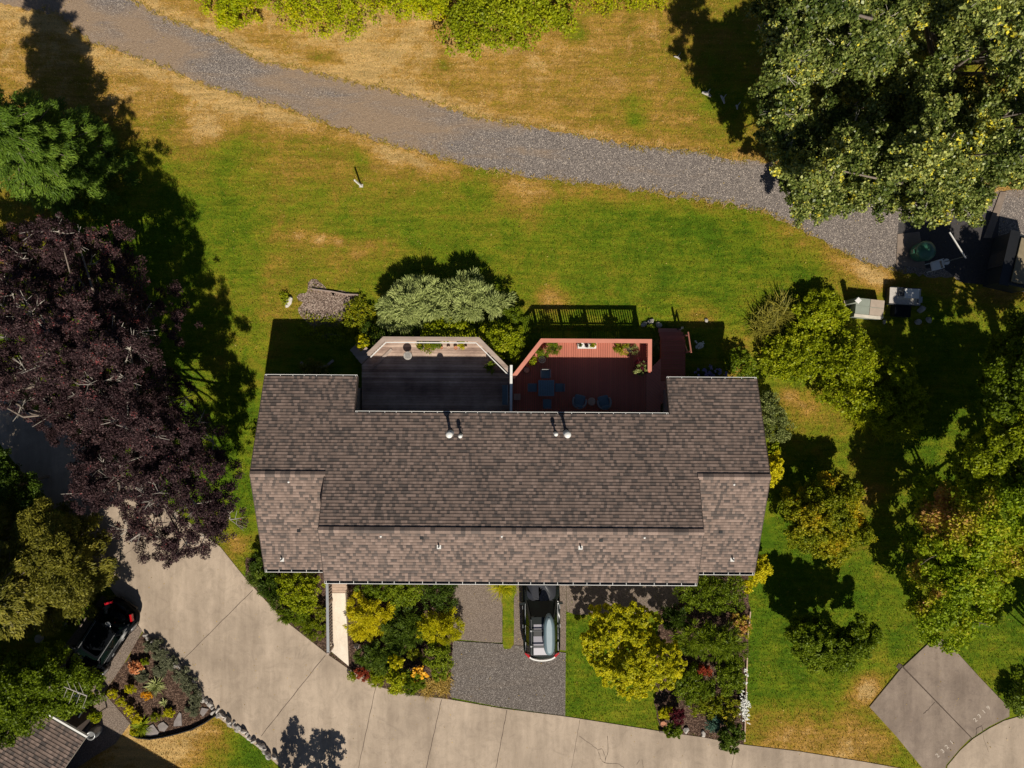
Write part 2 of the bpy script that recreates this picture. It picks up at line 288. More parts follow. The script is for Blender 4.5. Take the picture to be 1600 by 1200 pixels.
# ------------------------------------------------------------------ mesh builder
class MB:
    def __init__(s): s.v = []; s.f = []; s.mi = []; s.uv = []; s.sm = []
    def add(s, vs, fs, mi=0, smooth=False, uvs=None):
        o = len(s.v); s.v += [tuple(v) for v in vs]
        for i, f in enumerate(fs):
            s.f.append([a+o for a in f]); s.mi.append(mi); s.sm.append(smooth)
            s.uv.append(uvs[i] if uvs else None)
        return s
    def box(s, x0, x1, y0, y1, z0, z1, mi=0, rot=0, c=None):
        vs = [(x, y, z) for z in (z0, z1) for y in (y0, y1) for x in (x0, x1)]
        if rot:
            cx, cy = c if c else ((x0+x1)/2, (y0+y1)/2)
            ca, sa = math.cos(rot), math.sin(rot)
            vs = [((x-cx)*ca-(y-cy)*sa+cx, (x-cx)*sa+(y-cy)*ca+cy, z) for x, y, z in vs]
        return s.add(vs, [(0,2,3,1),(4,5,7,6),(0,1,5,4),(2,6,7,3),(0,4,6,2),(1,3,7,5)], mi)
    def beam(s, p, q, w, h, mi=0):
        p = Vector(p); q = Vector(q); d = (q-p).normalized()
        up = Vector((0,0,1)) if abs(d.z) < .95 else Vector((0,1,0))
        a = d.cross(up).normalized()*w/2; b = a.cross(d).normalized()*h/2
        vs = [p-a-b, p+a-b, p+a+b, p-a+b, q-a-b, q+a-b, q+a+b, q-a+b]
        return s.add(vs, [(0,1,2,3),(7,6,5,4),(0,4,5,1),(1,5,6,2),(2,6,7,3),(3,7,4,0)], mi)
    def cyl(s, p, q, r0, r1=None, n=12, mi=0, cap=True, smooth=True):
        if r1 is None: r1 = r0
        p = Vector(p); q = Vector(q); d = (q-p)
        if d.length < 1e-6: return s
        d.normalize(); up = Vector((0,0,1)) if abs(d.z) < .95 else Vector((0,1,0))
        a = d.cross(up).normalized(); b = a.cross(d)
        vs = []
        for c, r in ((p, r0), (q, r1)):
            for i in range(n):
                t = 2*math.pi*i/n; vs.append(c+a*math.cos(t)*r+b*math.sin(t)*r)
        s.add(vs, [(i, i+n, (i+1) % n+n, (i+1) % n) for i in range(n)], mi, smooth)
        if cap:
            s.add(vs[:n], [tuple(range(n))], mi); s.add(vs[n:], [tuple(range(n-1, -1, -1))], mi)
        return s
    def lathe(s, prof, c=(0,0,0), n=20, mi=0, smooth=True):
        vs = []; fs = []
        for r, z in prof:
            for i in range(n):
                t = 2*math.pi*i/n; vs.append((c[0]+r*math.cos(t), c[1]+r*math.sin(t), c[2]+z))
        for j in range(len(prof)-1):
            for i in range(n):
                fs.append((j*n+i, j*n+(i+1) % n, (j+1)*n+(i+1) % n, (j+1)*n+i))
        s.add(vs, fs, mi, smooth)
        k = (len(prof)-1)*n
        s.add(vs[k:], [tuple(range(n))], mi); s.add(vs[:n], [tuple(range(n-1, -1, -1))], mi)
        return s
    def prism(s, poly, z0, z1, mi=0):
        n = len(poly)
        ar = sum(poly[i][0]*poly[(i+1) % n][1]-poly[(i+1) % n][0]*poly[i][1] for i in range(n))
        if ar < 0: poly = poly[::-1]
        vs = [(x, y, z0) for x, y in poly]+[(x, y, z1) for x, y in poly]
        return s.add(vs, [tuple(range(n-1, -1, -1)), tuple(range(n, 2*n))]+[(i, (i+1) % n, (i+1) % n+n, i+n) for i in range(n)], mi)
    def loft(s, rings, mi=0, smooth=True, cap0=True, cap1=True):
        n = len(rings[0]); vs = [p for r in rings for p in r]
        fs = [(j*n+i, j*n+(i+1) % n, (j+1)*n+(i+1) % n, (j+1)*n+i) for j in range(len(rings)-1) for i in range(n)]
        s.add(vs, fs, mi, smooth)
        if cap1: s.add(rings[-1], [tuple(range(n))], mi, False)
        if cap0: s.add(rings[0], [tuple(range(n-1, -1, -1))], mi, False)
        return s
    def build(s, name, mats, parent=None, loc=None):
        if not isinstance(mats, (list, tuple)): mats = [mats]
        me = bpy.data.meshes.new(name)
        off = Vector(loc) if loc is not None else Vector((0,0,0))
        if parent is not None and parent.get('_world'): off = world_off(parent)
        me.from_pydata([tuple(Vector(v)-off) for v in s.v], [], s.f)
        for m in mats: me.materials.append(M[m] if isinstance(m, str) else m)
        me.polygons.foreach_set('material_index', s.mi)
        me.polygons.foreach_set('use_smooth', s.sm)
        if any(u is not None for u in s.uv):
            ul = me.uv_layers.new(name='UVMap'); k = 0
            for p, u in zip(me.polygons, s.uv):
                for j in range(p.loop_total):
                    ul.data[p.loop_start+j].uv = u[j] if u else (0, 0)
        me.update()
        o = bpy.data.objects.new(name, me); COL.objects.link(o)
        if parent is not None: o.parent = parent
        if parent is not None and parent.get('_world'):
            o['_world'] = 1
        elif parent is None: o.location = off
        return o
def world_off(p):
    v = Vector((0,0,0))
    while p is not None: v += p.location; p = p.parent
    return v
def tag(o, label=None, cat=None, group=None, kind=None):
    if label: o['label'] = label
    if cat: o['category'] = cat
    if group: o['group'] = group
    if kind: o['kind'] = kind
    return o
def thing(name, label, cat, loc=(0,0,0), rz=0, group=None, world=True):
    o = bpy.data.objects.new(name, None); COL.objects.link(o)
    o.location = loc; o.rotation_euler = (0, 0, rz); o.empty_display_size = .3
    tag(o, label, cat, group)
    if world: o['_world'] = 1
    return o
def copy_tree(o, parent=None):
    c = o.copy(); COL.objects.link(c); c.parent = parent
    for ch in list(o.children): copy_tree(ch, c)
    return c

# ------------------------------------------------------------------ foliage
def fast_mesh(name, co, nper, mat, tint=None, loc=(0,0,0)):
    """co: (F, nper, 3) – separate little faces"""
    F = len(co); me = bpy.data.meshes.new(name)
    v = (co.reshape(-1, 3)-np.array(loc)).astype(np.float32)
    me.vertices.add(F*nper); me.vertices.foreach_set('co', v.ravel())
    me.loops.add(F*nper); me.loops.foreach_set('vertex_index', np.arange(F*nper, dtype=np.int32))
    me.polygons.add(F); me.polygons.foreach_set('loop_start', np.arange(0, F*nper, nper, dtype=np.int32))
    if tint is not None:
        at = me.attributes.new('tint', 'FLOAT', 'FACE'); at.data.foreach_set('value', tint.astype(np.float32))
    me.materials.append(M[mat]); me.update(calc_edges=True)
    return me
def norm(a): return a/np.maximum(np.linalg.norm(a, axis=-1, keepdims=True), 1e-9)
def leaf_faces(P, N, T, ll, lw):
    """rhombic leaves centred at P with normal N, long axis near T"""
    T = norm(T-(T*N).sum(1, keepdims=True)*N); B = np.cross(N, T)
    ll = ll[:, None]; lw = lw[:, None]
    a = P-T*ll*.5; b = P+B*lw*.5-T*ll*.08; c = P+T*ll*.5; d = P-B*lw*.5-T*ll*.08
    return np.stack([a, b, c, d], 1)
def crown_leaves(C, Rr, n, ll, lw, style='leaf', sub=9, subr=.42, up=.6, shell=.25, seed=1, tspread=.5, tadd=None, low=-.35):
    g = np.random.default_rng(seed)
    C = np.asarray(C, float); Rr = np.asarray(Rr, float)
    K = len(C)
    # sub-clumps on the surface of each lobe
    S = K*sub
    li = np.repeat(np.arange(K), sub)
    d = g.normal(size=(S, 3)); d[:, 2] = np.abs(d[:, 2])*1.0+low*g.random(S)*2; d = norm(d)
    rr = Rr[li][:, None]*(1-shell*g.random((S, 1)))
    sc_ = C[li]+d*rr*np.array([1, 1, .85]); sr = Rr[li]*subr*(.6+.8*g.random(S))
    st = g.normal(size=S)*.5
    lt = g.normal(size=K)*.5
    w = sr**2; w /= w.sum()
    si = g.choice(S, n, p=w)
    off = g.normal(size=(n, 3)); off = norm(off)*(g.random((n, 1))**.45)*np.array([1, 1, .6])
    P = sc_[si]+off*sr[si][:, None]
    P[:, 2] = np.maximum(P[:, 2], .03)
    out = norm(P-C[li[si]])
    Rn = g.normal(size=(n, 3))
    if style == 'leaf':
        N = norm(out*.35+Rn*.75+np.array([0, 0, up*.7])); T = norm(g.normal(size=(n, 3))+out*.5)
    elif style == 'needle':
        dd = norm(d[si]*np.array([1,1,.5])+off*.7+np.array([0,0,.15])); N = norm(np.cross(dd, Rn)+np.array([0,0,.5])); T = dd
    else:
        N = norm(out+Rn*.3); T = norm(np.array([0, 0, -1])+Rn*.2)
    s = .6+.8*g.random(n)
    co = leaf_faces(P, N, T, ll*s, lw*s)
    t = .45+tspread*(.3*st[si]+.25*lt[li[si]]+.3*g.normal(size=n)*.7)
    if tadd is not None: t = t+tadd(P)
    return co, np.clip(t, 0, 1)
def inpoly(P, poly):
    x, y = P[:, 0], P[:, 1]; ins = np.zeros(len(P), bool); n = len(poly)
    for i in range(n):
        x0, y0 = poly[i]; x1, y1 = poly[(i+1) % n]
        c = ((y0 > y) != (y1 > y)) & (x < (x1-x0)*(y-y0)/((y1-y0) or 1e-9)+x0)
        ins ^= c
    return ins
def polydist(P, poly):
    d = np.full(len(P), 1e9)
    for i in range(len(poly)):
        a = np.array(poly[i], float); b = np.array(poly[(i+1) % len(poly)], float)
        ab = b-a; t = np.clip(((P-a)@ab)/max(ab@ab, 1e-9), 0, 1)
        d = np.minimum(d, np.linalg.norm(P-(a+t[:, None]*ab), axis=1))
    return d
def lobes_in(poly, z0, z1, r, seed, dens=1.0, zj=.3, power=.6):
    """lobe centres + radii filling an outline given in photo pixels; z0 at the rim, z1 in the middle"""
    g = np.random.default_rng(seed); P = np.array(poly, float)
    lo = P.min(0); hi = P.max(0)
    zm = (z0+z1)/2; rp = r/((CAMH-zm)/FPX)
    pts = []
    Q = lo+g.random((6000, 2))*(hi-lo); Q = Q[inpoly(Q, poly)]; DD = polydist(Q, poly) if len(Q) else np.zeros(0)
    m_ = DD >= rp*.55; Q = Q[m_]; DD = DD[m_]; A_ = np.zeros((0, 2)); lim = (rp*.8/dens)**2
    while len(Q):
        pts.append((Q[0, 0], Q[0, 1], DD[0])); k_ = ((Q-Q[0])**2).sum(1) >= lim; Q = Q[k_]; DD = DD[k_]
    if not pts: c = P.mean(0); pts = [(c[0], c[1], 1)]
    dm = max(p[2] for p in pts)
    C = []; Rr = []
    for x, y, d in pts:
        z = z0+(z1-z0)*(d/dm)**power+g.normal()*zj*(z1-z0)*.3
        rad = r*(.75+.5*g.random()); z = max(z-rad*.6, rad*.35)
        wx, wy = W(x, y, z+rad*.5); C.append((wx, wy, z)); Rr.append(rad)
    return np.array(C), np.array(Rr)
def limb_mesh(base, C, Rr, trunk_r, seed, twigs=0, nlimb=14, twl=1.2, htop=None):
    g = random.Random(seed); m = MB(); b = Vector(base)
    zc = float(np.mean(C[:, 2])); top = Vector((b.x+g.uniform(-.2,.2), b.y+g.uniform(-.2,.2), (htop or zc*.75)))
    mid = b.lerp(top, .5)+Vector((g.uniform(-.1,.1), g.uniform(-.1,.1), 0))*trunk_r*3
    m.cyl(b-Vector((0,0,.1)), mid, trunk_r*1.25, trunk_r*.9, 9, cap=False); m.cyl(mid, top, trunk_r*.9, trunk_r*.6, 9)
    idx = list(range(len(C))); g.shuffle(idx)
    for i in idx[:nlimb]:
        c = Vector(C[i]); s = b.lerp(top, g.uniform(.45, 1)); mm = s.lerp(c, .5)+Vector((g.uniform(-1,1), g.uniform(-1,1), g.uniform(0,.8)))*.15*(c-s).length
        r0 = trunk_r*g.uniform(.2,.34)
        m.cyl(s, mm, r0, r0*.65, 6, cap=False); m.cyl(mm, c, r0*.65, r0*.3, 6, cap=False)
        for _ in range(twigs):
            d = Vector((g.gauss(0,1), g.gauss(0,1), abs(g.gauss(0,.7)))).normalized(); e = c+d*Rr[i]*g.uniform(.7, twl)
            k = c.lerp(e, .5)+Vector((g.gauss(0,1), g.gauss(0,1), g.gauss(0,1)))*.06*Rr[i]
            m.cyl(c, k, .03, .02, 4, 1, cap=False); m.cyl(k, e, .02, .008, 4, 1, cap=False)
            for _ in range(2):
                e2 = k+(e-k).lerp(Vector((g.gauss(0,1), g.gauss(0,1), g.gauss(0,1)))*Rr[i]*.4, .6); m.cyl(k, e2, .012, .006, 3, 1, cap=False)
    return m
SEED = [100]
def plant(name, label, cat, poly=None, z0=.3, z1=1.0, r=.35, n=3000, leaf=(.1,.06), mat='leaf_mid', style='leaf', group=None,
          base=None, trunk=.05, trunk_name='trunk', crown_name='crown', dens=1, sub=9, subr=.42, up=.6, twigs=0, bark='bark', tspread=.5,
          tadd=None, CR=None, nlimb=14, shell=.25, twl=1.2, low=-.35, power=.6, zj=.3, split=True):
    SEED[0] += 1; sd = SEED[0]
    C, Rr = CR if CR is not None else lobes_in(poly, z0, z1, r, sd, dens, zj, power)
    co, t = crown_leaves(C, Rr, n, leaf[0], leaf[1], style, sub, subr, up, shell, sd, tspread, tadd, low)
    if base is None: base = (float(C[:, 0].mean()), float(C[:, 1].mean()), 0)
    base = (base[0], base[1], base[2] if len(base) > 2 else 0)
    if not split:
        me = fast_mesh(name, co, 4, mat, t, base); o = bpy.data.objects.new(name, me); COL.objects.link(o); o.location = base
        return tag(o, label, cat, group)
    th = thing(name, label, cat, base, 0, group)
    me = fast_mesh(crown_name, co, 4, mat, t, base); o = bpy.data.objects.new(crown_name, me); COL.objects.link(o); o.parent = th
    limb_mesh(base, C, Rr, trunk, sd, twigs, nlimb, twl).build(trunk_name, ['bark', bark], th)
    return th
def shrub(name, label, cat, poly, z1, r, n, leaf, mat, **k):
    k.setdefault('z0', z1*.45); k.setdefault('trunk', .035); k.setdefault('trunk_name', 'stems'); k.setdefault('crown_name', 'foliage')
    return plant(name, label, cat, poly, z1=z1, r=r, n=n, leaf=leaf, mat=mat, **k)
def circ(px, py, rx, ry=None, n=10):
    ry = ry or rx
    return [(px+rx*math.cos(2*math.pi*i/n), py+ry*math.sin(2*math.pi*i/n)) for i in range(n)]
def blades_arr(bx, by, z, n, length, width, lean, g, droop=.5, spread=.05, t0=.5, tj=.25):
    ph = g.random(n)*2*np.pi; le = lean*(.3+.7*g.random(n)); ln = length*(.6+.5*g.random(n))
    h = np.stack([np.cos(ph), np.sin(ph), np.zeros(n)], 1); u = np.array([0, 0, 1.0])
    b0 = np.stack([bx+g.normal(size=n)*spread, by+g.normal(size=n)*spread, np.full(n, z)], 1)
    d1 = norm(h*np.sin(le)[:, None]+u*np.cos(le)[:, None]); le2 = np.minimum(le+droop, 1.9)
    d2 = norm(h*np.sin(le2)[:, None]+u*np.cos(le2)[:, None])
    s = np.cross(h, u); w = width*(.7+.6*g.random(n))[:, None]
    m1 = b0+d1*ln[:, None]*.55; e = m1+d2*ln[:, None]*.5; e[:, 2] = np.maximum(e[:, 2], .03)
    q1 = np.stack([b0-s*w*.4, b0+s*w*.4, m1+s*w*.5, m1-s*w*.5], 1)
    q2 = np.stack([m1-s*w*.5, m1+s*w*.5, e+s*w*.06, e-s*w*.06], 1)
    t = np.clip(t0+tj*g.normal(size=n), 0, 1)
    return np.concatenate([q1, q2]), np.concatenate([t, t])
def blade_plant(name, label, cat, px, py, n, length, width, mat, lean=1.1, droop=.5, spread=.05, z=0, t0=.5, group=None):
    SEED[0] += 1; g = np.random.default_rng(SEED[0]); x, y = W(px, py, z+length*.3)
    co, t = blades_arr(x, y, z, n, length, width, lean, g, droop, spread, t0)
    me = fast_mesh(name, co, 4, mat, t, (x, y, z)); o = bpy.data.objects.new(name, me); COL.objects.link(o); o.location = (x, y, z)
    return tag(o, label, cat, group)

# ------------------------------------------------------------------ the ground
DRY = [  # dryness read off the lawn every 100 px, rows from y=50, columns from x=50
 [.85,.8,.85,.85,.95,1,1,.9,.75,.7,.6,.5,.5,.5,.5,.5],
 [.8,.75,.8,.85,.85,.9,.85,.8,.78,.75,.75,.55,.5,.5,.5,.6],
 [.7,.5,.4,.5,.6,.6,.45,.3,.5,.6,.6,.55,.5,.5,.5,.7],
 [.6,.2,.12,.2,.3,.25,.28,.3,.28,.18,.12,.12,.4,.6,.5,.7],
 [.3,.2,.15,.3,.45,.42,.3,.25,.35,.25,.25,.2,.22,.45,.3,.5],
 [.2,.2,.15,.35,.3,.2,.2,.2,.2,.2,.2,.45,.25,.3,.2,.2],
 [.2,.2,.15,.12,.2,.2,.2,.2,.2,.2,.2,.3,.42,.4,.2,.2],
 [.2,.2,.15,.1,.2,.2,.2,.2,.2,.2,.2,.2,.2,.42,.2,.2],
 [.2,.2,.2,.3,.3,.2,.2,.2,.2,.2,.2,.1,.15,.3,.2,.2],
 [.2,.2,.2,.3,.2,.2,.2,.2,.1,.2,.2,.12,.1,.15,.2,.2],
 [.4,.4,.4,.4,.2,.2,.2,.2,.12,.2,.2,.15,.15,.3,.2,.2],
 [.8,.85,.85,.4,.3,.3,.3,.3,.2,.25,.3,.45,.5,.55,.4,.3]]
BL = [(400,362,14,.15),(430,364,10,.2),(466,368,13,.34),(500,375,14,.34),(530,378,11,.34),(580,382,12,.3),(560,395,16,.3),(330,200,30,.35),(310,215,40,.25),(350,235,50,-.2),(520,215,30,-.25),(560,240,26,-.3),(1355,1070,26,.55),(1350,1085,20,.4),(1230,1165,60,.3),(1330,1165,50,.3),(375,850,22,.5),(350,1150,70,-.05),(395,1180,30,-.5),
      (310,1140,60,.35),(230,1165,60,.3),(385,1140,18,-.4),(1270,640,30,.3),(1360,770,26,.35),(1230,620,18,.5),(600,385,40,.2),(820,313,50,.35),(640,255,70,.25),(860,470,30,.4),
      (1090,498,30,.25),(1140,600,30,.3),(590,480,20,-.2),(1350,420,35,.45),(1380,440,20,.3),(990,160,22,-.35),(990,190,16,-.4),(690,105,22,-.35),(500,90,30,-.3),
      (570,100,40,.2),(1020,40,25,.25),(840,70,40,.15),(905,55,16,-.3),(500,370,60,.18),(470,375,40,.15),(440,480,40,.2),(430,530,30,.15),(1110,150,60,-.2),(1140,170,40,-.15)]
def dryness(px, py):
    D = np.array(DRY); gx = np.clip((px-50)/100, 0, 14.999); gy = np.clip((py-50)/100, 0, 10.999)
    i = gx.astype(int); j = gy.astype(int); fx = gx-i; fy = gy-j
    fx = fx*fx*(3-2*fx); fy = fy*fy*(3-2*fy)
    v = (D[j, i]*(1-fx)+D[j, i+1]*fx)*(1-fy)+(D[j+1, i]*(1-fx)+D[j+1, i+1]*fx)*fy
    for x, y, r, a in BL: v = v+a*np.exp(-((px-x)**2+((py-y)*1.25)**2)/(r*r))
    # parched strips beside the gravel
    lo = np.interp(px, [p[0] for p in PLOW], [p[1] for p in PLOW])
    up = np.interp(px, [p[0] for p in PUP], [p[1] for p in PUP])
    amp = np.where(px < 720, .32, .2)
    d = py-lo; v = v+amp*np.exp(-((d-14)/16)**2)
    d2 = up-py; v = v+.25*np.exp(-((d2-4)/14)**2)
    return v-.05
PUP = [(-400,-260),(60,-60),(205,-4),(255,25),(345,60),(400,92),(450,105),(505,116),(560,130),(610,141),(680,160),(740,182),(800,192),(870,204),(930,215),(975,226),(1050,232),(1100,238),(1130,247),(1180,250),(1240,262),(1400,290),(1560,300),(1600,296),(1900,290)]
PLOW = [(-400,-120),(0,6),(40,14),(90,22),(115,44),(140,66),(190,82),(250,102),(310,130),(380,152),(440,168),(500,190),(560,211),(620,229),(700,252),(760,266),(830,278),(900,286),(950,291),(1010,300),(1080,311),(1140,319),(1190,331),(1225,346),(1265,366),(1300,386),(1340,406),(1385,420),(1420,430),(1560,440),(1900,450)]
def sheet(name, poly, z, mat, jit=0, step=.12, seed=3, world=True, worn=None):
    """flat sheet from a world-space outline; the outline is roughened like real ground"""
    g = np.random.default_rng(seed); out = []
    n = len(poly)
    for i in range(n):
        a = np.array(poly[i], float); b = np.array(poly[(i+1) % n], float); L = np.linalg.norm(b-a); k = max(1, int(L/step)) if jit else 1
        for j in range(k): out.append(a+(b-a)*j/k)
    out = np.array(out)
    if jit:
        nz = g.normal(size=(len(out), 2))
        for w in (1, 1): nz = (nz+np.roll(nz, 1, 0)+np.roll(nz, -1, 0))/2.2
        out = out+nz*jit
    m = MB(); m.add([(x, y, z) for x, y in out], [tuple(range(len(out)))])
    ar = sum(out[i][0]*out[(i+1) % len(out)][1]-out[(i+1) % len(out)][0]*out[i][1] for i in range(len(out)))
    if ar < 0: m.f[0] = m.f[0][::-1]
    return m
def pw(poly, z=0): return [W(x, y, z) for x, y in poly]

# ground sheet: dense in the middle, out to the horizon
xs = np.concatenate([[-400,-120,-60,-40], np.arange(-32, 32.01, .22), [40,60,120,400]])
ys = np.concatenate([[-400,-120,-60,-34], np.arange(-26, 26.01, .22), [34,60,120,400]])
gx, gy = np.meshgrid(xs, ys); nx, ny = len(xs), len(ys)
gpx = gx*30+800; gpy = 600-gy*30
gd = .1*0+dryness(np.clip(gpx, -200, 1800), np.clip(gpy, -200, 1400))
co = np.stack([gx, gy, np.zeros_like(gx)], -1).reshape(-1, 3)
idx = np.arange(nx*ny).reshape(ny, nx)
fc = np.stack([idx[:-1, :-1], idx[:-1, 1:], idx[1:, 1:], idx[1:, :-1]], -1).reshape(-1, 4)
me = bpy.data.meshes.new('lawn'); me.from_pydata(co.tolist(), [], fc.tolist())
at = me.attributes.new('dry', 'FLOAT', 'POINT'); at.data.foreach_set('value', gd.ravel().astype(np.float32))
me.materials.append(M['lawn']); go = bpy.data.objects.new('ground', me); COL.objects.link(go); tag(go, kind='structure')

# gravel path, as a strip grid so that its worn edges can turn to dry grass
def strip(name, up, lo, z, mat, wornf):
    x0, x1 = up[0][0], up[-1][0]; X = np.arange(x0, x1, 6.0); V = 14
    g = np.random.default_rng(5); a = np.interp(X, [p[0] for p in up], [p[1] for p in up]); b = np.interp(X, [p[0] for p in lo], [p[1] for p in lo])
    ja = g.normal(size=len(X))*2.0; jb = g.normal(size=len(X))*2.0
    a = a+ja; b = b+jb
    vs = []; wv = []
    for i, x in enumerate(X):
        for k in range(V+1):
            t = k/V; y = a[i]+(b[i]-a[i])*t; wx, wy = W(x, y); vs.append((wx, wy, z)); wv.append(wornf(x, y, t))
    fs = [(i*(V+1)+k, i*(V+1)+k+1, (i+1)*(V+1)+k+1, (i+1)*(V+1)+k) for i in range(len(X)-1) for k in range(V)]
    me = bpy.data.meshes.new(name); me.from_pydata(vs, [], fs)
    at = me.attributes.new('worn', 'FLOAT', 'POINT'); at.data.foreach_set('value', np.array(wv, np.float32))
    me.materials.append(M[mat]); o = bpy.data.objects.new(name, me); COL.objects.link(o); return tag(o, kind='structure')
WB = [(60,0,60,.3),(120,20,40,.25),(190,60,35,.15),(215,45,22,.3),(270,75,20,.25),(240,95,60,.25),(520,150,90,.16),(600,190,80,.17),(650,175,50,.15),(420,90,30,.12),(850,255,60,.08),(100,40,40,.25),(430,140,40,.12)]
def wornf(x, y, t):
    e = min(t, 1-t); v = .18*math.exp(-(e/.07)**2)-.03
    v += .05*math.exp(-((t-.5)/.09)**2)-.05*math.exp(-((t-.32)/.07)**2)-.05*math.exp(-((t-.68)/.07)**2)
    for a, b, r, w in WB: v += w*math.exp(-((x-a)**2+(y-b)**2)/(r*r))
    v += -.06 if x > 820 else .045
    return v
strip('gravel_path', PUP, PLOW, .006, 'gravel', wornf)

# concrete road, old slabs, driveway
def structure(m, name, mat, parent=None):
    o = m.build(name, mat, parent)
    if parent is None: tag(o, kind='structure')
    return o
road_px = [(-60,560),(0,600),(120,690),(250,780),(345,855),(385,905),(440,965),(512,1022),(545,1045),(590,1072),(640,1085),(700,1092),(780,1106),(882,1119),(960,1131),(1030,1142),(1100,1152),(1160,1163),(1250,1174),(1350,1190),(1440,1206),(1500,1230),(1400,1330),(700,1330),(560,1290),(440,1200),(400,1165),(340,1120),(310,1085),(265,1032),(222,985),(200,955),(162,905),(135,870),(60,770),(-10,680),(-60,620)]
road = structure(MB().prism(pw(road_px), -.05, .03), 'concrete_road', 'concrete')
JT = [((395,922),(281,1036)),((508,1024),(408,1150)),((587,1074),(560,1200)),((690,1093),(666,1200)),((792,1110),(775,1200)),((906,1125),(893,1200)),((225,845),(163,890)),((1150,1165),(1143,1200))]
for i, (a, b) in enumerate(JT):
    m = MB(); p = W3(*a, .03); q = W3(*b, .03); w = .028 if i < 5 else .014
    pts = [p.lerp(q, k/12) for k in range(13)]; d = (q-p).normalized(); s = Vector((-d.y, d.x, 0))
    for k in range(12):
        j0 = s*math.sin(k*2.1+i)*.012; j1 = s*math.sin((k+1)*2.1+i)*.012; w0 = w*(.8+.4*random.random())
        m.add([pts[k]+j0-s*w0/2+Vector((0,0,.004)), pts[k]+j0+s*w0/2+Vector((0,0,.004)), pts[k+1]+j1+s*w0/2+Vector((0,0,.004)), pts[k+1]+j1-s*w0/2+Vector((0,0,.004))], [(0,3,2,1)])
    m.build('joint', 'joint', road)
def crack(pts, z, par, w=.02):
    m = MB(); P = []
    for i in range(len(pts)-1):
        a = W3(*pts[i], z); b = W3(*pts[i+1], z); n = 4
        for k in range(n): P.append(a.lerp(b, k/n)+Vector((random.uniform(-1,1), random.uniform(-1,1), 0))*(.02 if k else 0))
    P.append(W3(*pts[-1], z))
    for a, b in zip(P[:-1], P[1:]):
        d = (b-a).normalized(); s = Vector((-d.y, d.x, 0))*w/2*random.uniform(.5, 1.2)
        m.add([a-s, b-s, b+s, a+s], [(0,1,2,3)])
    return m.build('crack', 'joint', par)
for c in ([(905,1150),(925,1164),(934,1172),(938,1185),(945,1192),(968,1194),(975,1200)],[(949,1150),(950,1175),(945,1192)],[(934,1172),(940,1170),(946,1182),(945,1192)],[(1003,1186),(1005,1200)],[(995,1195),(999,1188)]):
    crack(c, .035, road)
# kerb line of the road seen as a lighter trowelled band along the lawn side
# driveway slabs of the far cul-de-sac
cul = structure(MB().prism(pw([(1560,1700),(1490,1300),(1476,1215),(1480,1196),(1500,1172),(1520,1154),(1545,1138),(1568,1126),(1602,1116),(1660,1108),(1760,1105),(1850,1200),(1850,1700)]), -.05, .03), 'cul_de_sac_road', 'concrete')
crack([(1536,1146),(1539,1160),(1545,1175)], .035, cul, .012)
sa = structure(MB().prism(pw([(1411,1041),(1452,1003),(1470,998),(1490,1014),(1530,1058),(1576,1106),(1576,1119),(1545,1134),(1518,1152)]), -.05, .055), 'driveway_slab', 'concrete_old')
sb = structure(MB().prism(pw([(1409,1042),(1358,1104),(1400,1150),(1446,1206),(1474,1206),(1478,1194),(1500,1168),(1516,1152)]), -.05, .05), 'driveway_slab', 'concrete_old')
structure(MB().prism(pw([(1404,1036),(1412,1040),(1520,1150),(1516,1156),(1400,1042)]), -.05, .02), 'slab_joint', 'joint')
crack([(1461,1097),(1452,1107),(1443,1115)], .056, sb, .03)
crack([(1525,1150),(1526,1138),(1534,1134),(1536,1144)], .061, sa, .035)
def numbers(chars, z, par):
    for ch, px, py in chars:
        cu = bpy.data.curves.new('digit', 'FONT'); cu.body = ch; cu.size = .31; cu.align_x = 'CENTER'; cu.align_y = 'CENTER'
        cu.offset = .006
        tmp = bpy.data.objects.new('digit_tmp', cu); COL.objects.link(tmp)
        dg = bpy.context.evaluated_depsgraph_get(); dg.update(); me = bpy.data.meshes.new_from_object(tmp.evaluated_get(dg))
        bpy.data.objects.remove(tmp, do_unlink=True)
        me.materials.clear(); me.materials.append(M['number_paint'])
        o = bpy.data.objects.new('house_number', me); COL.objects.link(o); o.location = W3(px, py, z); o.rotation_euler = (0, 0, R(41)); o.parent = par
numbers([('2',1524.0,1125),('3',1530.5,1119),('1',1537.5,1112),('9',1544.5,1106)], .06, sa)
numbers([('2',1465,1180.5),('3',1473,1173.5),('2',1479.5,1167),('1',1487,1160)], .055, sb)

dw = structure(MB().prism(pw([(708,1001),(800,1007),(884,1020),(883,1118),(780,1104),(703,1089)]), -.05, .035), 'driveway', 'aggregate')
structure(MB().prism(pw([(709,860),(785,860),(785,1004),(760,1003),(708,998)]), -.05, .04), 'driveway_strip', 'aggregate_tan')
structure(MB().prism(pw([(803,860),(885,860),(884,1016),(803,1007)]), -.05, .04), 'driveway_strip', 'aggregate_tan')
structure(MB().prism(pw([(885,860),(1060,860),(1060,945),(1000,962),(900,960),(885,955)]), -.05, .038), 'parking_pad', 'aggregate_tan')
m = MB().prism(pw([(205,958),(223,986),(195,1035),(163,1082),(204,1130),(180,1162),(150,1180),(120,1200),(60,1200),(100,1130),(145,1110),(148,1082),(120,1080),(60,1060),(100,1010),(160,930)]), -.05, .03)
structure(m, 'side_driveway', 'aggregate_tan')
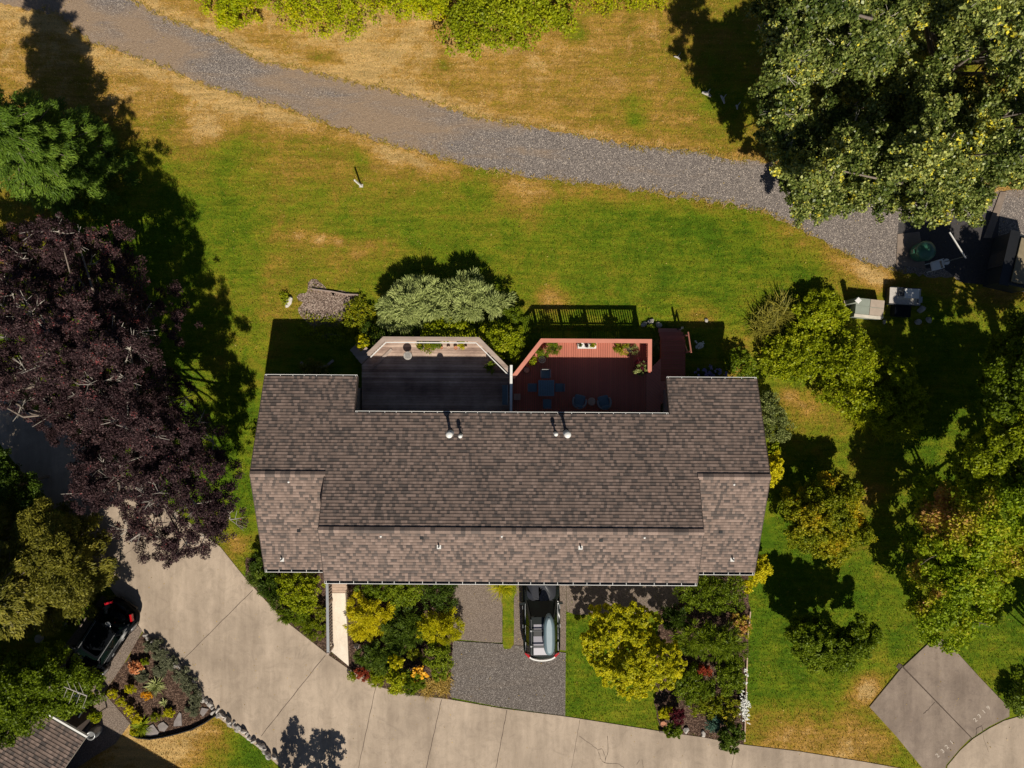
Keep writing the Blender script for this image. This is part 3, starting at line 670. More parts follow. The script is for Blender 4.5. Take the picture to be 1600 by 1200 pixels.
# planting beds (earth)
beds = {'planting_bed': [[(223,987),(338,1112),(330,1120),(300,1140),(262,1148),(225,1152),(205,1145),(204,1130),(165,1084)]],
        'mulch_bed': [[(385,870),(508,890),(514,1030),(500,1018),(432,968),(380,908)],[(513,880),(712,880),(706,1096),(640,1092),(588,1078),(544,1054),(513,1030)],[(1030,940),(1060,905),(1170,890),(1172,960),(1166,1030),(1163,1172),(1100,1160),(1030,1150),(1022,1100)]]}
bi = 0
for nm, ps in beds.items():
    for p in ps:
        bi += 1; structure(sheet(nm, pw(p), .012, 'mulch', .04, .15, bi), nm, 'mulch')
structure(sheet('c', pw([(470,462),(492,450),(560,460),(562,480),(548,500),(528,522),(500,524),(480,500),(466,485)]), .011, 'woodchip', .2, .12, 9), 'woodchip_bed', 'woodchip')
structure(sheet('c', pw([(1403,348),(1560,330),(1560,372),(1545,445),(1500,440),(1470,418),(1436,418),(1402,405)]), .011, 'asphalt_dark', .03, .2, 12), 'asphalt_pad', 'asphalt_dark')
structure(MB().prism(pw([(1562,300),(1572,300),(1548,372),(1536,372)]), -.02, .06), 'kerb_strip', 'concrete_old')
structure(MB().prism(pw([(1402,366),(1436,362),(1446,420),(1400,414)]), -.02, .035), 'concrete_pad', 'concrete_old')
structure(MB().prism(pw([(1586,378),(1660,384),(1650,470),(1576,450)]), -.02, .25), 'pale_terrace', 'slab_pale')
m = sheet('c', pw([(785,912),(803,912),(803,1005),(798,1013),(788,1013),(785,1000)]), .044, 'lawn', .03, .1, 13)
gs = m.build('grass_strip', 'lawn'); tag(gs, kind='structure'); a_ = gs.data.attributes.new('dry', 'FLOAT', 'POINT')
a_.data.foreach_set('value', np.full(len(gs.data.vertices), .25, np.float32))

# ------------------------------------------------------------------ the duplex house
HR = R(-0.35)
house = thing('duplex_house', 'long duplex house with brown shingle gable roof and white gutters', 'house', (0,0,0), HR, world=False)
PITCH = .40; COURSE = .138
def slope_quads(m, x0, x1, ya, za, yb, zb, mi=0, step=.015, k0=0):
    """courses of shingles from eave (ya) up to ridge (yb) as little real steps"""
    L = abs(yb-ya); n = max(1, round(L/COURSE)); s = 1 if yb > ya else -1
    vs = []; fs = []; uv = []
    for k in range(n):
        t0 = k/n; t1 = (k+1)/n; y0 = ya+(yb-ya)*t0; y1 = ya+(yb-ya)*t1; z0 = za+(zb-za)*t0; z1 = za+(zb-za)*t1
        o = len(vs)
        vs += [(x0, y0, z0+step), (x1, y0, z0+step), (x1, y1, z1+.001), (x0, y1, z1+.001), (x0, y0, z0-.002), (x1, y0, z0-.002)]
        f = (o, o+1, o+2, o+3) if s > 0 else (o+3, o+2, o+1, o)
        fs.append(f); K = k0+k
        u = [(x0, K+.01), (x1, K+.01), (x1, K+.99), (x0, K+.99)]; uv.append(u if s > 0 else u[::-1])
        f2 = (o+4, o+5, o+1, o) if s > 0 else (o, o+1, o+5, o+4); fs.append(f2); uv.append([(x0, K+.01)]*4)
    m.add(vs, fs, mi, False, uv)
XW0, XW1, XC, XN = -11.78, 11.66, 8.42, 7.38
zr = lambda y: 3.0+PITCH*(.31-y)     # north plane
YE, YC, YW, YR = .31, -1.38, -4.13, -6.43
def roofslab(m, x0, x1, y0, y1, za, zb, th=.14, mi=1):
    """underside and edges below the shingles"""
    vs = [(x0,y0,za-th),(x1,y0,za-th),(x1,y1,zb-th),(x0,y1,zb-th),(x0,y0,za-.004),(x1,y0,za-.004),(x1,y1,zb-.004),(x0,y1,zb-.004)]
    m.add(vs, [(0,3,2,1),(0,1,5,4),(1,2,6,5),(2,3,7,6),(3,0,4,7)], mi)
m = MB()
nA = round((YE-YC)/COURSE); nB = round((YC-YW)/COURSE)
for x0, x1 in ((XW0, -XN), (XN, XW1)): slope_quads(m, x0, x1, YE, zr(YE), YC, zr(YC)); roofslab(m, x0, x1, YE, YC, zr(YE), zr(YC))
slope_quads(m, XW0, XW1, YC, zr(YC), YW, zr(YW), k0=nA); roofslab(m, XW0, XW1, YC, YW, zr(YC), zr(YW))
slope_quads(m, -XC, XC, YW, zr(YW), YR, zr(YR), k0=nA+nB); roofslab(m, -XC, XC, YW, YR, zr(YW), zr(YR))
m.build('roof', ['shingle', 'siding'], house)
m = MB(); YSW, YSC = -8.95, -8.94
zsw = zr(YW)-PITCH*(YW-YSW); zsc = zr(YR)-PITCH*(YR-YSC)
for x0, x1 in ((XW0, -XC), (XC, XW1)): slope_quads(m, x0, x1, YSW, zsw, YW, zr(YW), k0=100); roofslab(m, x0, x1, YSW, YW, zsw, zr(YW))
slope_quads(m, -XC, XC, YSC, zsc, YR, zr(YR), k0=200); roofslab(m, -XC, XC, YSC, YR, zsc, zr(YR))
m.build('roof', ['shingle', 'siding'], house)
def ridge(x0, x1, y, z):
    m = MB(); n = int((x1-x0)/.22)
    for i in range(n):
        a = x0+(x1-x0)*i/n; b = x0+(x1-x0)*(i+1)/n+.02; e = .012+.006*(i % 2)
        vs = [(a, y+.14, z-.02+e), (a, y, z+.055+e), (a, y-.14, z-.02+e), (b, y+.14, z-.02+e), (b, y, z+.055+e), (b, y-.14, z-.02+e)]
        m.add(vs, [(0,3,4,1),(1,4,5,2)][::1], 0, False, [[(a, i+300)]*4]*2)
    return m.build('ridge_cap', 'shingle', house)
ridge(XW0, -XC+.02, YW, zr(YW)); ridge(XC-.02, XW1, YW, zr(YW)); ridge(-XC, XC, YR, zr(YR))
# walls
cw = MB(); pr = [(-1.95, 0), (-1.95, zr(-1.95)-.16), (YR, zr(YR)-.16), (-8.5, zsc+PITCH*.5-.16), (-8.5, 0)]
def yzprism(m, x0, x1, prof, mi=0):
    n = len(prof); vs = [(x0, y, z) for y, z in prof]+[(x1, y, z) for y, z in prof]
    m.add(vs, [tuple(range(n)), tuple(range(2*n-1, n-1, -1))]+[(i, i+n, (i+1) % n+n, (i+1) % n) for i in range(n)], mi)
yzprism(cw, -8.3, 8.3, pr)
pr2 = [(-.25, 0), (-.25, zr(-.25)-.16), (YW, zr(YW)-.16), (-8.45, zsw+PITCH*.5-.16), (-8.45, 0)]
yzprism(cw, -11.5, -7.7, pr2); yzprism(cw, 7.68, 11.4, pr2)
cw.build('wall', 'siding', house)
# fascia and rakes
M['rake_brown'] = plain('rake_brown', (.07,.05,.042), .8, .15, 3)
def rake(x, ya, za, yb, zb): MB().beam((x, ya, za-.1), (x, yb, zb-.1), .03, .2).build('rake_board', 'rake_brown', house)
for x in (XW0-.02, XW1+.02):
    rake(x, YE, zr(YE), YW, zr(YW)); rake(x, YW, zr(YW), YSW, zsw)
for x in (-XC-.02, XC+.02):
    rake(x, YW-.02, zr(YW), YR, zr(YR)); rake(x, YR, zr(YR), YSC, zsc)
for x in (-XN+.02, XN-.02): rake(x, YE, zr(YE), YC, zr(YC))
def gutter(x0, x1, y, z, side):
    """side +1: gutter hangs north of the eave"""
    g_ = MB(); s = side; w = .11 if side < 0 else .055
    ya, yb = sorted((y, y+s*w)); g_.box(x0, x1, ya, yb, z-.12, z-.09, 1)
    ya, yb = sorted((y, y+s*.012)); g_.box(x0, x1, ya, yb, z-.09, z-.03, 1)
    yo = y+s*w; ya, yb = sorted((yo, yo+s*.022)); g_.box(x0, x1, ya, yb, z-.125, z-.005, 0)
    for e in (x0, x1-.01): g_.box(e-.002, e+.012, min(y, yo), max(y, yo), z-.12, z-.006, 0)
    o = g_.build('gutter', ['white_paint', 'dark_metal'], house)
    n = max(2, int((x1-x0)/.62)); b0 = None
    for i in range(n+1):
        x = x0+.08+(x1-x0-.16)*i/n+random.uniform(-.06,.06)*(0 < i < n)
        if b0 is None: b0 = MB().box(-.011, .011, min(y, yo), max(y, yo), z-.004, z+.004).build('bracket', 'white_paint', o); c = b0
        else: c = b0.copy(); COL.objects.link(c); c.parent = o
        c.location = (x, 0, 0)
gutter(XW0, -XN, YE+.01, zr(YE), 1); gutter(XN, XW1, YE+.01, zr(YE), 1); gutter(-XN+.07, XN-.07, YC+.01, zr(YC), 1)
gutter(XW0, -XC-.07, YSW-.01, zsw, -1); gutter(XC+.07, XW1, YSW-.01, zsw, -1); gutter(-XC, XC, YSC-.01, zsc, -1)
# doors, windows, garage doors (seen from a step aside)
def window(x, y, z, w, h, face, rows=1, cols=2):
    f = MB(); s = face; y0, y1 = sorted((y, y+s*.06))
    f.box(x-w/2-.06, x+w/2+.06, y0, y1, z+h, z+h+.07); f.box(x-w/2-.06, x+w/2+.06, y0, y1, z-.07, z)
    for k in range(cols+1): f.box(x-w/2+w*k/cols-.03, x-w/2+w*k/cols+.03, y0, y1, z, z+h)
    o = f.build('window', 'white_paint', house); g_ = MB(); y0, y1 = sorted((y, y+s*.03)); g_.box(x-w/2, x+w/2, y0, y1, z, z+h); g_.build('pane', 'window_glass', o)
for x in (-9.6, 9.55): window(x, -.25, 1.2, 2.0, 1.2, 1)
for x in (-5.6, 5.6): window(x, -1.95, 1.0, 2.4, 2.0, 1)
for x in (-2.2, 2.2): window(x, -1.95, 1.9, 1.2, 1.1, 1)
for x in (-10.2, 10.1): window(x, -8.45, 1.1, 1.6, 1.2, -1)
for x in (-5, 6.4): window(x, -8.5, 1.2, 1.5, 1.3, -1)
for x in (-2.0, 1.6):
    d = MB(); 
    for k in range(4): d.box(x-1.25, x+1.25, -8.56, -8.503, .06+k*.55, .06+k*.55+.53)
    o = d.build('garage_door', 'door_paint', house); MB().box(x-.1, x+.1, -8.585, -8.562, .5, .54).build('handle', 'dark_metal', o)
for x in (-8.0, 4.2):
    o = MB().box(x-.45, x+.45, -8.55, -8.503, .25, 2.35).build('door', 'door_paint', house); MB().box(x+.3, x+.36, -8.6, -8.552, 1.2, 1.26).build('handle', 'dark_metal', o)
# roof fittings
def zroof(x, y):
    if abs(x) < XC: return zr(y) if y > YR else zr(YR)-PITCH*(YR-y)
    return zr(y) if y > YW else zr(YW)-PITCH*(YW-y)
def hloc(px, py, z=None):
    z_ = 4.2
    for _ in range(5):
        x, y = W(px, py, z_); c, s = math.cos(-HR), math.sin(-HR); lx, ly = x*c-y*s, x*s+y*c; z_ = (zroof(lx, ly) if z is None else z)
    return lx, ly, z_
for px, py, big in ((704,676,1),(720,679,0),(885,676,1),(868,676,0)):
    x, y, z = hloc(px, py+1.5)
    h, r = (.62, .07) if big else (.34, .045)
    m = MB(); m.cyl((x, y, z-.05), (x, y, z+h), r, r, 14, 1)
    m.lathe([(r*2.6, z-.03), (r*2.2, z+.03), (r*1.2, z+.06)], (x, y, 0), 14, 2)
    if big: m.lathe([(.09, z+h), (.16, z+h+.02), (.16, z+h+.06), (.1, z+h+.11), (.02, z+h+.13)], (x, y, 0), 18, 0)
    else:
        m.lathe([(.06, z+h), (.1, z+h+.015), (.1, z+h+.04), (.05, z+h+.09), (.01, z+h+.1)], (x, y, 0), 14, 0)
        m.cyl((x-.1, y+.04, z+h*.6), (x+.1, y+.04, z+h*.6), .02, .02, 6, 0)
    m.build('flue_pipe' if big else 'vent_pipe', ['white_paint', 'dark_metal', 'grey_metal'], house)
for px, py in ((441,873),(686,853),(907,854),(1144,873)):
    x, y, z = hloc(px, py); m = MB()
    m.box(x-.09, x+.09, y-.13, y+.05, z-.06, z+.03, 0, .0); m.cyl((x, y, z-.05), (x, y, z+.24), .035, .035, 10, 1); m.build('plumbing_vent', ['white_paint', 'dark_metal'], house)
for px, py in ((467,829),(659,840),(939,844),(1126,831)):
    x, y, z = hloc(px, py); MB().box(x-.08, x+.08, y-.07, y+.07, z-.05, z+.05).build('box_vent', 'black_plastic', house)
for px, py in ((451,753),(595,838),(784,838),(1007,840),(1147,757),(499,834)):
    x, y, z = hloc(px, py); MB().lathe([(.05, z-.04), (.05, z+.03), (.02, z+.04)], (x, y, 0), 10).build('roof_anchor', 'white_paint', house)

# ------------------------------------------------------------------ decks
def clip_strip(poly, a0, a1, axis):
    """extent of a polygon (convex) inside the strip a0..a1 of an axis, as a quad"""
    out = list(poly)
    for lim, sg in ((a0, 1), (a1, -1)):
        new = []
        for i in range(len(out)):
            p, q = out[i], out[(i+1) % len(out)]; dp = (p[axis]-lim)*sg; dq = (q[axis]-lim)*sg
            if dp >= 0: new.append(p)
            if dp*dq < 0: t = dp/(dp-dq); new.append((p[0]+(q[0]-p[0])*t, p[1]+(q[1]-p[1])*t))
        out = new
        if len(out) < 3: return None
    return out
def boards(m, poly, pitch, gap, axis, z0, z1, mi=0):
    lo = min(p[axis] for p in poly); hi = max(p[axis] for p in poly); k = math.floor(lo/pitch)
    while k*pitch < hi:
        q = clip_strip(poly, k*pitch+gap/2, (k+1)*pitch-gap/2, axis)
        if q: m.prism(q, z0, z1, mi)
        k += 1
def railing(par, path, z0, z1, capw, capm, postm, balm, spacing=.125, posts=1.5, name='railing', lean=0, inner=None):
    r = MB()
    path = [Vector((p[0], p[1], 0)) for p in path]
    up = Vector((0,0,1))
    # mitred cap
    def offs(d):
        out = []
        for i in range(len(path)):
            ds = []
            if i > 0: ds.append((path[i]-path[i-1]).normalized())
            if i < len(path)-1: ds.append((path[i+1]-path[i]).normalized())
            ns = [Vector((-e.y, e.x, 0)) for e in ds]; n = sum(ns, Vector()).normalized(); k = d/max(.3, n.dot(ns[0])); out.append(path[i]+n*k)
        return out
    A = offs(capw/2); B = offs(-capw/2)
    for i in range(len(path)-1):
        q = [A[i], B[i], B[i+1], A[i+1]]; r.prism([(v.x, v.y) for v in q], z1-.045, z1, 0)
    o = r.build(name, [capm], par)
    b = MB()
    for i in range(len(path)-1):
        for zz in (z0+.1, z1-.09): b.beam(path[i]+up*zz, path[i+1]+up*zz, .045, .07)
    b.build('rail_beam', postm, o)
    first = None; last = None
    for i in range(len(path)-1):
        L = (path[i+1]-path[i]).length; n = max(1, round(L/posts))
        for k in range(n+(i == len(path)-2)):
            p = path[i].lerp(path[i+1], k/n)
            MB().box(p.x-.05, p.x+.05, p.y-.05, p.y+.05, .0, z1-.047).build('post', postm, o)
        nb = int(L/spacing)
        for k in range(nb):
            p = path[i].lerp(path[i+1], (k+.5)/nb)
            if last is None:
                last = MB().box(-.022, .022, -.022, .022, z0+.1, z1-.06).build('baluster', balm, o); c = last
            else: c = last.copy(); COL.objects.link(c); c.parent = o
            c.location = (p.x, p.y, 0)
    return o
DZ = .95
d1 = thing('weathered_deck', 'weathered grey wooden deck with clipped corners behind the left half of the house', 'deck', (0,0,0), HR, world=False)
m = MB(); P1 = [(-7.6,-1.9),(-7.62,.9),(-6.31,2.22),(-1.66,2.22),(-.12,.66),(-.12,-1.9)]
boards(m, P1, .14, .008, 1, DZ-.04, DZ); m.build('decking', 'grey_boards', d1)
m = MB()
for x in (-7.3,-5.2,-3,-.9):
    for y in (-1.6, .3): m.box(x-.06, x+.06, y-.06, y+.06, 0, DZ-.2)
for y in (-1.6, .35): m.box(-7.5, -.2, y-.03, y+.03, DZ-.2, DZ-.045)
m.build('joists', 'weathered', d1)
m = MB(); E = [(-7.62,.9),(-6.31,2.22),(-1.66,2.22),(-.12,.66)]
for a, b in zip(E[:-1], E[1:]): m.beam((a[0], a[1], DZ-.15), (b[0], b[1], DZ-.15), .05, .24)
m.build('rim_board', 'weathered', d1)
railing(d1, [(-7.1,1.42),(-6.33,2.2),(-1.68,2.2),(-.1,.62)], DZ, 1.88, .21, 'weathered', 'weathered', 'weathered')
m = MB(); E = [(-7.0,1.28),(-6.24,2.02),(-1.78,2.02),(-.2,.46)]
for a, b in zip(E[:-1], E[1:]): m.beam((a[0], a[1], 1.8), (b[0], b[1], 1.8), .045, .06)
m.build('inner_rail', 'white_paint', d1)
m = MB(); E = [(-6.85,1.1),(-6.12,1.78),(-5.95,1.78)]
m.beam((-7.0,.85,DZ+.02),(-6.1,1.72,DZ+.02),.14,.04); m.build('edge_board', 'weathered', d1)
st = []
for i in range(4):
    zz = DZ-.18*(i+1); ox, oy = -.7*(.27*i+.18), .7*(.27*i+.18)
    a = Vector((-7.62+ox, .92+oy, zz)); b = Vector((-7.08+ox, 1.46+oy, zz)); MB().beam(a, b, .24, .05).build('step', 'weathered', d1)
d2 = thing('red_deck', 'red stained wooden deck with balustrade and clipped corner behind the right half of the house', 'deck', (0,0,0), HR, world=False)
m = MB(); P2 = [(.04,-1.9),(.04,.3),(1.44,2.18),(6.8,2.18),(6.8,-1.9)]
boards(m, P2, .115, .012, 0, DZ-.04, DZ); m.build('decking', 'red_boards', d2)
m = MB(); P3 = [(7.55,.2),(7.55,2.3),(8.78,2.3),(8.78,.2)]
boards(m, P3, .13, .01, 1, DZ-.04, DZ); m.build('walkway_decking', 'red_boards_across', d2)
# diagonal boards between deck and walkway
m = MB(); Dg = [(6.81,-1.9),(6.81,.62),(7.54,1.35),(7.54,.19),(8.78,.19),(8.78,-.1),(7.54,-1.0),(7.54,-1.9)]
c45 = math.cos(R(-38)); s45 = math.sin(R(-38))
def rot(p, s=1): return (p[0]*c45-s*p[1]*s45, s*p[0]*s45+p[1]*c45)
for poly in ([(6.81,-1.9),(6.81,.62),(7.54,1.35),(7.54,-1.9)], [(7.55,-1.0),(7.55,.19),(8.78,.19),(8.78,-.1)]):
    rp = [rot(p, -1) for p in poly]; lo = min(p[1] for p in rp); hi = max(p[1] for p in rp); k = math.floor(lo/.13)
    while k*.13 < hi:
        q = clip_strip(rp, k*.13+.006, (k+1)*.13-.006, 1)
        if q: m.prism([rot(p, 1) for p in q], DZ-.042, DZ-.001)
        k += 1
m.build('diagonal_decking', 'cap_red', d2)
m = MB()
for x in (.4, 2.5, 4.6, 6.6):
    for y in (-1.6, .25): m.box(x-.06, x+.06, y-.06, y+.06, 0, DZ-.2)
for a, b in (((1.44,2.15),(6.8,2.15)),((.06,.3),(1.44,2.15)),((6.77,2.15),(6.77,.6)),((7.55,2.27),(8.78,2.27)),((8.76,2.27),(8.76,.2)),((7.57,2.27),(7.57,1.3))): m.beam((a[0], a[1], DZ-.15), (b[0], b[1], DZ-.15), .05, .24)
m.build('rim_board', 'red_stain', d2)
railing(d2, [(.04,.32),(1.46,2.15),(6.78,2.15),(6.78,.66)], DZ, 1.93, .2, 'cap_red', 'red_stain', 'red_stain', .12)
for i in range(3):
    zz = DZ-.22*(i+1); MB().box(7.55, 8.78 if i < 2 else 8.72, 2.3+.2*i, 2.52+.2*i, zz-.05, zz).build('step', 'red_stain' if i < 2 else 'cap_red', d2)
m = MB(); m.beam((8.83,2.65,1.25),(8.86,1.6,1.75),.06,.09); m.box(8.8,8.88,2.5,2.58,0,1.25); m.box(8.8,8.88,1.62,1.7,.3,1.7); m.beam((8.84,2.3,.35),(8.84,1.7,1.05),.05,.07); m.build('stair_rail', 'cap_red', d2)
m = MB(); m.box(8.52,8.62,2.84,2.94,0,1.15); m.box(8.57,8.6,2.84,2.94,1.15,1.2); m.build('newel_post', 'dark_metal', d2)
dv = thing('privacy_screen', 'tall thin white topped privacy wall between the grey deck and the red deck', 'screen', (0,0,0), HR, world=False)
m = MB(); m.box(-.085,.0,-1.55,.8,.0,2.3); m.build('panel', 'white_paint', dv)
m = MB(); m.box(-.1,.015,.8,.92,0,2.35); m.build('post', 'white_paint', dv)
m = MB(); m.box(-.105,.02,-1.55,.4,2.302,2.34); m.box(-.105,.02,.405,.92,2.352,2.39); m.build('cap', 'white_paint', dv)

# ------------------------------------------------------------------ vehicles
def rring(z, y0, y1, hw0, hw1, cr=.3, n=5, zf=None):
    """rounded outline between y0 (rear) and y1 (front), half widths hw0 rear, hw1 front"""
    pts = []
    for cx, cy, a0, hw, sgn in ((1, 1, 0, hw1, 1), (-1, 1, 90, hw1, 1), (-1, -1, 180, hw0, 1), (1, -1, 270, hw0, 1)):
        ox = cx*(hw-cr); oy = (y1-cr) if cy > 0 else (y0+cr)
        for i in range(n):
            a = R(a0+90*i/(n-1)); pts.append([ox+cr*math.cos(a), oy+cr*math.sin(a)*1.0])
    out = []
    for i, (x, y) in enumerate(pts):
        out.append((x, y, z+(zf(y) if zf else 0)))
    # extra points on long sides keep the curve of the flanks
    res = []
    N = len(out)
    for i in range(N):
        res.append(out[i])
        a, b = Vector(out[i]), Vector(out[(i+1) % N])
        if (b-a).length > .8:
            for k in range(1, 8):
                t = k/8; p = a.lerp(b, t)
                if abs(a.x-b.x) < .25: p.x += math.copysign(.035*math.sin(math.pi*t), p.x)
                else: p.y += math.copysign(.06*math.sin(math.pi*t), p.y)
                if zf: p.z = z+zf(p.y)
                res.append(tuple(p))
    return res
def carbuild(name, label, loc, rz, L=5.0, Wd=1.88, wb=.6, rf=-.1, rr=-2.05, rb=-2.3, rh=1.62, paint='car_paint', suv=True):
    t = thing(name, label, 'car', loc, rz, world=False); h = L/2; w = Wd/2
    zf = lambda y: -.12*max(0, (y-wb)/(h-wb))**2-.03*max(0, (-y-1.8)/(h-1.8))**2
    rings = [rring(.2, -h+.12, h-.14, w-.1, w-.12, .32), rring(.42, -h+.02, h-.03, w-.01, w-.04, .42), rring(.72, -h, h, w, w-.02, .5, zf=zf),
             rring(.9, -h+.04, h-.1, w-.03, w-.06, .5, zf=zf), rring(.98, -h+.12, h-.3, w-.12, w-.17, .45, zf=zf), rring(1.0, -h+.3, h-.5, w-.35, w-.4, .3, zf=zf), rring(1.005, -h+.6, h-.9, .12, .12, .1, zf=zf)]
    MB().loft(rings).build('body', paint, t)
    m = MB(); m.loft([rring(.995, wb-.1, h-.36, w-.2, w-.26, .35, zf=zf), rring(1.045, wb-.1, h-.42, w-.24, w-.3, .33, zf=zf), rring(1.07, wb-.1, h-.8, w-.5, w-.55, .25, zf=zf), rring(1.08, wb-.1, h-1.0, .1, .1, .08, zf=zf)], cap0=False); m.build('bonnet', 'hood_grey' if suv else paint, t)
    m = MB(); base = rring(.96, rb, wb, w-.13, w-.16, .25); top = rring(rh-.05, rr, rf, w-.32, w-.34, .2)
    m.loft([base, top]); m.build('windows', 'car_glass', t)
    m = MB(); m.loft([rring(rh-.055, rr-.02, rf+.02, w-.3, w-.32, .2), rring(rh-.01, rr+.0, rf, w-.32, w-.34, .2), rring(rh+.012, rr+.12, rf-.12, w-.42, w-.44, .16)], smooth=False); m.build('roof', paint, t)
    for s in (-1, 1):
        MB().beam((s*(w-.17), wb-.06, .97), (s*(w-.345), rf-.05, rh-.03), .07, .04).build('pillar', paint, t); MB().beam((s*(w-.16), rb+.12, .97), (s*(w-.33), rr+.08, rh-.03), .12, .05).build('pillar', paint, t)
        for y in ((wb+rf)/2-.95, (wb+rf)/2-1.8): MB().beam((s*(w-.125), y, .97), (s*(w-.315), y+.05, rh-.04), .09, .03).build('pillar', paint, t)
    for s in (-1, 1):
        for y in (h-.92, -h+.95):
            wh = MB(); wh.cyl((s*(w-.24), y, .35), (s*(w+.002), y, .35), .35, .35, 24); o = wh.build('wheel', 'black_plastic', t)
            MB().cyl((s*(w-.02), y, .35), (s*(w+.012), y, .35), .22, .2, 16).build('rim', 'grey_metal', o)
        mi = MB(); mi.loft([[(s*(w+.04+.1*c), wb-.22+.09*d_, z) for c, d_ in ((-1,-.6),(1,-.4),(1,.5),(-1,.9))] for z in (.92, .98, 1.08, 1.12)], smooth=False); mi.beam((s*(w-.12), wb-.2, .98), (s*w, wb-.2, 1.0), .05, .05)
        mi.build('wing_mirror', paint, t)
        hl = MB(); hl.box(s*(w-.36)-.16, s*(w-.36)+.16, h-.22, h-.06, .62, .78, rot=-s*.45); hl.build('headlight', 'lens_clear', t)
        tl = MB(); tl.beam((s*(w-.1), -h+.36, .93), (s*(w-.34), -h+.1, .93), .1, .16); tl.build('tail_light', 'lens_red', t)
        hd = MB()
        for y in (.1, -.85): hd.box(s*(w+.0)-.015, s*(w+.0)+.015, y-.09, y+.09, .8, .83)
        hd.build('door_handles', 'grey_metal', t)
        tr = MB()
        for k in range(8):
            y0 = rb+.25+(wb-rb-.5)*k/8; y1 = rb+.25+(wb-rb-.5)*(k+1)/8; tr.beam((s*(w-.115), y0, .985), (s*(w-.125), y1, .985), .018, .018)
        tr.build('chrome_trim', 'grey_metal', t)
    b = MB(); b.box(-w+.4, w-.4, -h-.03, -h+.12, .3, .45); b.build('bumper', 'black_plastic', t)
    wp = MB(); wp.beam((-.55, wb+.04, 1.0), (0, wb-.12, 1.04), .03, .02); wp.beam((.05, wb+.04, 1.0), (.6, wb-.12, 1.04), .03, .02); wp.box(-.62,.62,wb-.02,wb+.1,.97,.995); wp.build('wipers', 'black_plastic', t)
    if suv:
        def panel(x0, x1, y0, y1, m_, z=rh+.016): MB().box(x0, x1, y0, y1, z-.01, z).build('roof_panel', m_, t)
        panel(-.5, .5, rf-.36, rf-.02, 'car_paint', rh+.014); panel(-.42, .42, rf-.62, rf-.38, 'roof_panel'); panel(-.42, .42, rf-.95, rf-.64, 'black_plastic'); panel(-.44, .44, rf-1.52, rf-.97, 'roof_panel'); panel(-.44, .44, rr+.05, rf-1.55, 'roof_panel_pale')
        for s in (-1, 1):
            rl = MB(); rl.beam((s*(w-.38), rr+.1, rh+.09), (s*(w-.4), rf-.12, rh+.09), .035, .035)
            for y in (rr+.12, rf-.14, (rr+rf)/2): rl.box(s*(w-.39)-.02, s*(w-.39)+.02, y-.03, y+.03, rh-.02, rh+.1)
            rl.build('roof_rail', 'dark_metal', t)
        for y in (rf-.66, rf-1.42):
            cb = MB(); cb.box(-w+.34, w-.34, y-.03, y+.03, rh+.12, rh+.15)
            for s in (-1, 1): cb.box(s*(w-.38)-.03, s*(w-.38)+.03, y-.035, y+.035, rh+.07, rh+.17, 1)
            cb.build('crossbar', ['dark_metal', 'grey_metal'], t)
        sp = MB(); [sp.beam((.68*math.sin(a_), rr-.36+.34*(1-math.cos(a_*.9)), rh-.3), (.68*math.sin(a_+.2), rr-.36+.34*(1-math.cos((a_+.2)*.9)), rh-.3), .07, .03) for a_ in [-1.2+.2*k for k in range(12)]]; sp.build('spoiler_glint', 'white_paint', t)  # white strip paints in the glossy reflection along the rear edge
        # long roof box (carried on the roof: a thing of its own)
    else:
        pr_ = MB(); pr_.lathe([(.16,.0),(.13,.012),(.05,.02)], (.0, rr-.1, rh-.08), 16); pr_.build('parcel_shelf_speaker', 'grey_metal', t)
        for s in (-1, 1):
            rl = MB()
            for k in range(6):
                y0 = rr+(rf-rr)*k/6; y1 = rr+(rf-rr)*(k+1)/6; rl.beam((s*(w-.33), y0, rh+.01), (s*(w-.33), y1, rh+.01), .025, .02)
            rl.build('drip_rail', 'grey_metal', t)
    return t
SX, SY = 1.49, -11.45
suv = carbuild('parked_car', 'black estate car carrying a long grey roof box, parked nose-in under the front eave', (SX, SY, .04), R(.8))
rb_ = thing('roof_box', 'long narrow grey blue roof box with pointed front on the black estate car', 'roof box', (SX+.33, SY-.86, 1.83), R(.8), world=False)
def rbring(z, s, ex=0): 
    pts = []; n = 24
    for i in range(n):
        a = 2*math.pi*i/n; x = math.cos(a); y = math.sin(a)
        X = math.copysign(abs(x)**.7, x)*.29*s; Y = math.copysign(abs(y)**.55, y)*(1.03*s if y < 0 else 1.03*s)
        if Y > .3: X *= 1-.45*((Y-.3)/.75)**2
        if Y < -.8: X *= .93
        pts.append((X, Y, z))
    return pts
MB().loft([rbring(0, .9), rbring(.08, 1), rbring(.16, 1.0)]).build('base', 'box_shell', rb_)
MB().loft([rbring(.162, 1.0), rbring(.27, .93), rbring(.33, .8), rbring(.35, .6)]).build('lid', 'box_shell', rb_)
MB().loft([[(x*.62, y*.98, z) for x, y, z in rbring(.335, .86)], [(x*.55, y*.96, z) for x, y, z in rbring(.372, .82)]]).build('lid_ridge', 'box_top', rb_)
carbuild('parked_car', 'black saloon with red tail light in tree shade on the narrow side driveway', (W(158,1004,.7)[0], W(158,1004,.7)[1], .03), R(147), L=4.6, Wd=1.82, wb=.95, rf=.35, rr=-1.25, rb=-1.75, rh=1.42, paint='car_paint_navy', suv=False)

